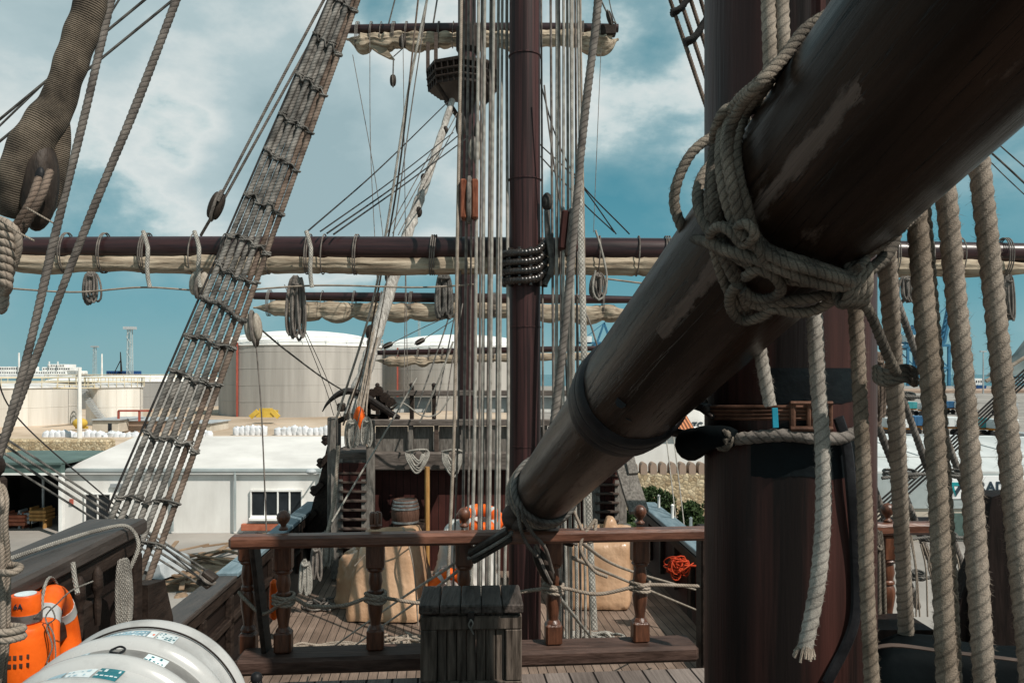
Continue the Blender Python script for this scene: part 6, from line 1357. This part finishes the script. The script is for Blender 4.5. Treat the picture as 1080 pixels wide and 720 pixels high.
# pale parcelled stay leaning left from the foremast
t = empty('wrapped_stay', P(372,440,18), 'pale lumpy parcelled shroud bundle leaning left of the foremast', 'shrouds')
m = MB(); q = spline([P(477,106,22.6),P(455,175,21.5),P(432,240,20.6),P(405,325,19.6),P(384,395,18.8),P(371,440,18.2)], n=70); rr = np.interp(np.linspace(0,1,70), [0,.35,.75,1], [.085,.12,.17,.2])*(1+rng.normal(0,.09,70)); m.tube(q, rr, 12, .2); m.build('bundle', 'pale_wrap', t, smooth=60)
for f in (.12,.3,.42,.55,.62,.78): i = int(f*69); m = MB(); m.ball(q[i]+V(rr[i]*random.choice((-.8,.8)),-.05,0), rr[i]*.75, 9, 7, (1,.8,1.5)); m.build('seizing', 'block_wood', t)
m = MB()
for k in range(9):
    a = q[52+k]; m.tube(spline([a+V(random.uniform(-.1,.1),-.15,0), P(374+random.uniform(-10,14),430,17.8), P(368+random.uniform(-6,24),465+random.uniform(-8,10),17.4)], n=10), .02, 6, .12)
m.build('loose_end', 'rope_hemp', t)
# ------------------------------------------------------------------ running rigging by the mainmast
GL = 'pale running ropes left of the mainmast'; GR = 'pale running ropes right of the mainmast'
ORD = ['nearest the mainmast','second','third','fourth','fifth','sixth','seventh','eighth','ninth','tenth','eleventh','twelfth','thirteenth']
left = [(534.5,536.0,532.5,3.4,12.45,'rope_pale'),(529.5,527,526,3.0,12.3,'rope_pale'),(525.5,524,522,3.2,12.4,'rope_pale'),(520.5,517,516,3.4,12.2,'rope_pale'),(517.5,514.5,513,3.2,12.45,'rope_grey'),(511,509,507,3.4,12.3,'rope_pale'),(508,505.5,504.5,2.6,12.5,'rope_grey'),(504.5,500.5,497.5,3.6,12.2,'rope_pale'),(499,495,493,2.2,12.6,'rope_grey'),(494,489.5,487.5,3.0,12.4,'rope_grey'),(486,479,473,3.6,12.1,'rope_hemp'),(489.5,483,478.5,2.0,13.0,'rope_grey')]
for k, (a, b, c, w, Y, mt) in enumerate(left):
    lab = f'{"pale braided" if mt=="rope_pale" else "greyer"} rope falling left of the mainmast, {ORD[k]}{" counting outward from it" if k else " of that bunch"}'
    ln(lab, [(a+.7,-60,Y+.9),(a,40,Y+.8),((a+b)/2,245,Y+.4),(b,450,Y+.15),(c,600,Y),(c-.6,672,Y)], w, mt, 'rope', 'running_rope', GL)
right = [(571,573,577,2.2,12.6,'rope_grey'),(581,584,586,2.8,12.5,'rope_grey'),(587.5,587,590,3.6,12.3,'rope_pale'),(594.5,594,597,3.2,12.2,'rope_pale'),(598.5,600,602,3.2,12.4,'rope_pale'),(602.5,605,608,3.8,12.3,'rope_pale'),(607,609.5,612,2.6,12.6,'rope_grey'),(610,615,617,2.8,12.5,'rope_pale'),(612.5,619,622,2.4,12.7,'rope_hemp'),(604,602,600,2.4,12.9,'rope_hemp'),(590,592,593,2.2,12.8,'rope_grey')]
for k, (a, b, c, w, Y, mt) in enumerate(right):
    lab = f'{"pale braided" if mt=="rope_pale" else "greyer"} rope falling right of the mainmast, {ORD[k]}{" counting outward from it" if k else " of that bunch"}'
    ln(lab, [(a-.6,-60,Y+.9),(a,40,Y+.8),((a+b)/2,245,Y+.4),(b,450,Y+.15),(c,600,Y),(c+.5,676,Y)], w, mt, 'rope', 'running_rope', GR)
m = MB(); q = [P(x,y,Y) for x, y, Y in ((611,190,12.4),(614,300,12.2),(618,440,12.1),(622,560,12.0),(627,664,12.0))]; m.tube(spline(q, n=40), .05, 8, .2, ell=.4); tag(m.build('flat_strap', 'rope_pale', smooth=60), 'wide flat pale strap right of the mainmast, running down to the deck', 'strap')
ln('thick dark twisted rope right of the mainmast, leaning left as it falls', [(635,-60,7.0),(629,20,7.0),(618,110,7.0),(610,190,7.0),(601,290,7.0),(592,380,7.0),(583,455,7.0),(576,520,7.0)], 9.0, 'rope_grey', 'rope', 'mainstay', None, True)
ln('thin dark diagonal stay starting at the mainmast above the parrel', [(567,75,14),(585,140,14),(610,190,14),(664,247,14)], 1.5, 'rope_black')
ln('second thin dark diagonal stay below the first', [(567,150,14),(610,192,14),(650,247,14)], 1.4, 'rope_black')
ln('third dark diagonal stay reaching the main yard at right', [(570,165,14),(615,214,14),(648,245,14)], 1.4, 'rope_black')
ln('slack grey line curving down right of the mainmast ropes', [(574,90,12.6),(579,135,12.6),(590,210,12.6),(600,260,12.6)], 1.8, 'rope_grey')
ln('very thin plumb line hanging from the starboard topsail yardarm', [(634,50,23),(631,120,22.5),(626,245,22)], .7, 'rope_grey')
ln('dark lift from the starboard topsail yardarm to the top edge', [(650,25,23.5),(643,19,23.5),(630,-8,23.5)], 1.8, 'rope_tar')
ln('dark bridle at the right end of the topsail yard', [(650,26,23.5),(645,12,23.5),(641,-8,23.5)], 1.2, 'rope_tar')
ln('pale looped line hanging from the main yard right of the ropes', [(628,243,12.9),(634,262,12.8),(640,292,12.8),(637,312,12.8),(630,316,12.8),(625,304,12.8),(628,285,12.8)], 2.4, 'rope_pale')
ln('grey line slanting below the main yard toward the spar', [(608,310,12.8),(622,340,12.7),(632,372,12.6)], 2.0, 'rope_grey')
for k, (x0, x1, yt) in enumerate([(594,602,470),(601,606,480),(609,611,465)]):
    ln(['dark strand passing just behind the lower spar, leftmost of three','dark strand passing just behind the lower spar, middle of three','dark strand passing just behind the lower spar, rightmost of three'][k], [(x0,330,14.5),((x0+x1)/2,yt-60,14.5),(x1,yt+60,14.5)], 2.2, 'rope_tar')
for k, (a, b) in enumerate([(704,735),(712,737)]):
    ln(['thin white line in front of the old wall, left of two','thin white line in front of the old wall, right of two'][k], [(a-4,440,20),(a+8,540,18),(a+14,600,16)], 1.3, 'rope_pale')
# mizzen shrouds, top, and starboard shrouds
for k, (x0, x1) in enumerate([(700,742),(711,752),(722,762),(733,770)]):
    ln(['laid mizzen shroud at the top beside the mast, leftmost of four','laid mizzen shroud at the top beside the mast, second from left','laid mizzen shroud at the top beside the mast, third from left','laid mizzen shroud at the top beside the mast, nearest the mast'][k], [(x0,-20,5.0),((x0+x1)/2+1,45,5.0),(x1+2,110,5.0),(x1+32,190,5.0)], 4.6, 'rope_brown', 'rope', 'shroud', None, True)
for yy, lb in ((5,'upper dark ratline lashing across the mizzen shrouds'),(36,'lower dark ratline lashing across the mizzen shrouds')):
    m = MB(); ropemesh(m, [P(722+(yy-36)*.45,yy+11,4.93),P(733+(yy-36)*.45,yy+3,4.93),P(744+(yy-36)*.45,yy-14,4.93),P(754+(yy-36)*.45,yy-28,4.93)], .022, True); ropemesh(m, [P(722+(yy-36)*.45,yy+8,4.9),P(735+(yy-36)*.45,yy,4.9),P(754+(yy-36)*.45,yy-32,4.9)], .02, True); tag(m.build('ratline', 'rope_black', smooth=60), lb, 'rope lashing')
t = empty('shroud_ladder', P(960,560,6.4), 'grey starboard shrouds slanting behind the thick hanging ropes', 'shrouds')
for k, (a, b) in enumerate([((905,395),(1000,640)),((922,335),(1030,640)),((940,300),(1062,640)),((880,400),(968,640))]):
    m = MB(); ropemesh(m, [P(*a,5.6),P((a[0]+b[0])/2,(a[1]+b[1])/2,5.9),P(*b,6.2)], .027, True); m.build('shroud_rope', 'rope_grey', t, smooth=60)
for y, x0, x1 in ((418,905,985),(500,930,1012),(566,945,1032),(607,960,1048)):
    m = MB(); ropemesh(m, [P(x0,y+4,5.75),P((x0+x1)/2,y,5.75),P(x1,y+2,5.75)], .013, True)
    for f in (.1,.37,.66,.95):
        th = np.linspace(0,2*np.pi,15)[:-1]; c = P(x0+(x1-x0)*f,y+1,5.85)
        for kk in range(2): m.tube(np.stack([c[0]+.042*np.cos(th),c[1]+.042*np.sin(th),c[2]+.025*kk+.012*np.sin(th)],1), .011, 6, .06, closed=True)
    m.build('ratline', 'rope_tar', t, smooth=60)
for k in range(5):
    ln(['topmost of five black stays slanting up to the right edge','second of five black stays slanting up to the right edge','third of five black stays slanting up to the right edge','fourth of five black stays slanting up to the right edge','lowest of five black stays slanting up to the right edge'][k], [(905,548+5*k,8),(985,478+4.5*k,8),(1052,416+4*k,8),(1100,372+4*k,8)], 2.2, 'rope_black', grp='black stays at the starboard quarter')
ln('thin dark line at the far right above the yard, upper', [(1042,142,6),(1062,160,6),(1092,186,6)], 1.5, 'rope_tar')
ln('dark line at the far right above the yard, middle', [(1042,158,6),(1062,176,6),(1092,204,6)], 2.2, 'rope_tar')
ln('thin dark line at the far right above the yard, lower', [(1042,168,6),(1060,186,6),(1092,216,6)], 1.2, 'rope_tar')
ln('tan boom slanting up at the far right above the trailers', [(1040,402,30),(1100,365,30)], 4.0, 'rope_hemp', 'rope')
m = MB()
for k in range(14):
    x = random.uniform(955,1000); m.tube(spline([P(x,540+random.uniform(0,40),5.6), P(x+random.uniform(-8,14),600,5.6), P(x+random.uniform(0,25),650,5.6)], n=10), .006, 5)
o = tag(m.build('cord_tangle', 'rope_hemp', smooth=60), 'tangle of thin cords behind the short starboard rail', 'cords'); o['kind'] = 'stuff'
hankobj('tan rope coil hung behind the starboard baluster', 925, 560, 690, 16, 4.6, 4, .012, 'rope_warm', True, 'coils near the mizzen mast')
hankobj('brown served rope loop beside the mizzen mast at right', 925, 372, 450, 14, 4.2, 3, .012, 'rope_brown', True, 'coils near the mizzen mast')
# ------------------------------------------------------------------ served block, upper left
t = empty('served_block', P(30,240,3.0), 'huge parcelled rope eye with a dark wooden block, upper left', 'pulley block')
m = MB(); n = 90; q = spline([P(104,-60,3.05),P(96,0,3.0),P(84,40,3.0),P(72,75,3.0),P(60,110,3.0),P(44,135,2.97),P(27,165,2.95),P(18,200,2.95),P(12,228,2.97)], n=n); f = np.linspace(0,1,n); rr = np.interp(f, [0,.2,.45,.55,.62,.75,.9,1], [.055,.056,.059,.058,.066,.075,.07,.045])*(1+.035*np.sin(f*60)+.02*np.sin(f*23)); m.tube(q, rr, 26, .022); m.build('served_rope', 'served', t, smooth=60)
m = MB(); q = spline([P(60,112,3.0),P(62,140,3.02),P(58,175,3.03),P(50,210,3.02),P(34,238,3.0)], n=40); m.tube(q, np.interp(np.linspace(0,1,40),[0,.3,.8,1],[.035,.045,.04,.03]), 18, .022); m.build('eye_side', 'served', t, smooth=60)
m = MB(); d = nrm(P(38,240,2.93)-P(47,150,2.93)); z = d; y = nrm(V(0,-1,0)-z*np.dot(V(0,-1,0),z)); x = np.cross(y,z); R = np.stack([x,y,z],1)
m.ball(P(42,196,2.96), .17, 20, 14, (.36,.42,1), R); m.build('block_shell', 'block_wood', t)
m = MB(); m.ball(P(42,188,2.885), .03, 10, 8, (.6,.5,1.4), R); m.build('sheave_hole', 'black_rubber', t)
for (a, b, lb) in (((41,188),(16,240),'rope reeved through the parcelled block, left part'),((53,180),(26,238),'rope reeved through the parcelled block, right part')):
    rope('hanging_rope', lb, 'rope', [P(*a,2.86),P((a[0]+b[0])/2+3,(a[1]+b[1])/2,2.82),P(*b,2.82),P(b[0]-14,b[1]+26,2.84)], .0155, 'rope_brown', None, True)
m = MB(); c = P(4,262,2.85)
for k in range(8):
    y = 238+k*8.5; ropemesh(m, [P(-14,y-4,2.9),P(-4,y-2,2.8),P(8,y+2,2.78),P(17-1.4*k,y+9,2.82),P(6-k,y+16,2.86),P(-14,y+14,2.92)], .0155, True)
ropemesh(m, [P(-8,230,2.86),P(8,236,2.8),P(18,248,2.8),P(17,270,2.82),P(6,300,2.84),P(4,322,2.84),P(-1,328,2.84)], .0165, True)
tag(m.build('rope_lashing', 'rope_hemp', smooth=60), 'tight rope lashing under the parcelled block at the left edge', 'rope lashing')
m = MB(); m.tube(spline([P(28,219,2.78),P(42,227,2.76),P(56,235,2.76)], n=8), .0032, 6, .03); m.tube(spline([P(-2,230,2.78),P(16,243,2.75),P(36,254,2.74)], n=8), .0035, 6, .03)
tag(m.build('twine', 'rope_hemp'), 'stiff ends of twine sticking out below the parcelled block', 'twine')

# ================================================================== light, sky, camera
CLOUD = (9.9, .2, 2.2)
BLOBS = [(410,150,.24,.16),(90,40,.32,.14),(250,190,.2,.06),(700,130,.16,.10),(960,60,.2,.05),(440,15,.10,-.2),(655,10,.10,-.22),(1060,190,.16,-.22),(110,340,.2,-.14),(420,350,.16,-.08),(330,215,.15,.13),(120,205,.15,.12),(560,60,.16,.06),(640,270,.14,-.14),(960,340,.2,-.12),(200,120,.09,-.1)]
W = bpy.data.worlds.new('World'); SC.world = W; W.use_nodes = True; nt = W.node_tree; bg = nt.nodes['Background']
SUN = nrm(V(.72,-.62,1.1)); el = math.asin(SUN[2]); az = math.atan2(SUN[0], SUN[1])
sky = nt.nodes.new('ShaderNodeTexSky'); sky.sky_type = 'NISHITA'; sky.sun_disc = False; sky.sun_elevation = el; sky.sun_rotation = az; sky.altitude = 10; sky.air_density = 1.0; sky.dust_density = 0.6; sky.ozone_density = 1.6
tc = nt.nodes.new('ShaderNodeTexCoord'); sep = nt.nodes.new('ShaderNodeSeparateXYZ'); L(nt, tc.outputs['Generated'], sep.inputs[0])
def mth(op, a, b=None, c=None):
    n = nt.nodes.new('ShaderNodeMath'); n.operation = op
    for i, q in enumerate((a, b, c)):
        if q is None: continue
        if isinstance(q, (int, float)): n.inputs[i].default_value = q
        else: L(nt, q, n.inputs[i])
    return n.outputs[0]
def dirpx(x, y): return nrm(V((x-HX)/F, 1, -(y-HY)/F))
mp = nt.nodes.new('ShaderNodeMapping'); mp.inputs['Location'].default_value = CLOUD; mp.inputs['Scale'].default_value = (1.0, 1.0, 1.75); L(nt, tc.outputs['Generated'], mp.inputs[0])
n1 = N(nt, 'ShaderNodeTexNoise', Scale=2.3, Detail=11.0, Roughness=0.56, Distortion=0.15); L(nt, mp.outputs[0], n1.inputs['Vector'])
n2 = N(nt, 'ShaderNodeTexNoise', Scale=7.5, Detail=9.0, Roughness=0.6); L(nt, mp.outputs[0], n2.inputs['Vector'])
acc = mth('MULTIPLY_ADD', mth('SUBTRACT', n1.outputs['Fac'], .5), 1.15, .5)
acc = mth('MULTIPLY_ADD', mth('SUBTRACT', n2.outputs['Fac'], .5), .3, acc)
def blob(x, y, rad, amt):            # a cloud bank (or gap) in a direction of the sky
    global acc
    d = nt.nodes.new('ShaderNodeVectorMath'); d.operation = 'DOT_PRODUCT'; L(nt, tc.outputs['Generated'], d.inputs[0]); d.inputs[1].default_value = tuple(dirpx(x, y))
    mr = nt.nodes.new('ShaderNodeMapRange'); mr.interpolation_type = 'SMOOTHSTEP'; mr.inputs[1].default_value = math.cos(rad); mr.inputs[2].default_value = math.cos(rad*.12); L(nt, d.outputs['Value'], mr.inputs[0])
    acc = mth('MULTIPLY_ADD', mr.outputs[0], amt, acc)
for q in BLOBS: blob(*q)
dens = acc
cov = ramp(nt, dens, [(.26, (0,)*3), (.40, (.26,)*3), (.49, (.48,)*3), (.56, (.92,)*3)])
shade = ramp(nt, dens, [(.40, (3.3,5.0,5.3)), (.52, (5.2,6.5,6.6)), (.60, (7.7,8.1,7.9)), (.72, (5.0,6.1,6.3)), (.9, (3.6,4.8,5.1))])
grad = ramp(nt, sep.outputs[2], [(0.0, (2.1,4.1,4.6)), (0.10, (1.15,3.35,4.0)), (0.26, (.5,2.45,3.2)), (0.7, (.35,1.8,2.4))])
blue = nt.nodes.new('ShaderNodeMix'); blue.data_type = 'RGBA'; blue.inputs[0].default_value = .92; L(nt, sky.outputs[0], blue.inputs[6]); L(nt, grad.outputs[0], blue.inputs[7])
mx = nt.nodes.new('ShaderNodeMix'); mx.data_type = 'RGBA'; L(nt, mth('MULTIPLY', cov.outputs[0], mth('MINIMUM', mth('MULTIPLY_ADD', mth('MAXIMUM', sep.outputs[2], 0.0), 5.0, .25), .95)), mx.inputs[0]); L(nt, blue.outputs[2], mx.inputs[6]); L(nt, shade.outputs[0], mx.inputs[7])
L(nt, mx.outputs[2], bg.inputs[0]); bg.inputs[1].default_value = 0.1
sd = bpy.data.lights.new('sun', 'SUN'); sd.energy = 5.0; sd.angle = math.radians(.53); sd.color = (1.0,.94,.85)
so = bpy.data.objects.new('sun', sd); COL.objects.link(so); so.rotation_euler = Vector(-SUN).to_track_quat('-Z','Y').to_euler(); so.location = (20,-20,40)
cd = bpy.data.cameras.new('camera'); cd.sensor_width = 36; cd.lens = F/1080*36; cd.shift_y = (HY-360)/1080; cd.clip_start = .05; cd.clip_end = 20000
co_ = bpy.data.objects.new('camera', cd); COL.objects.link(co_); co_.location = (0,0,EZ); co_.rotation_euler = (math.radians(90),0,0); SC.camera = co_
SC.view_settings.view_transform = 'Standard'; SC.view_settings.look = 'None'; SC.view_settings.exposure = 0.0; SC.view_settings.gamma = 1.0
SC.render.engine = 'CYCLES'; SC.cycles.use_denoising = True; SC.cycles.max_bounces = 6
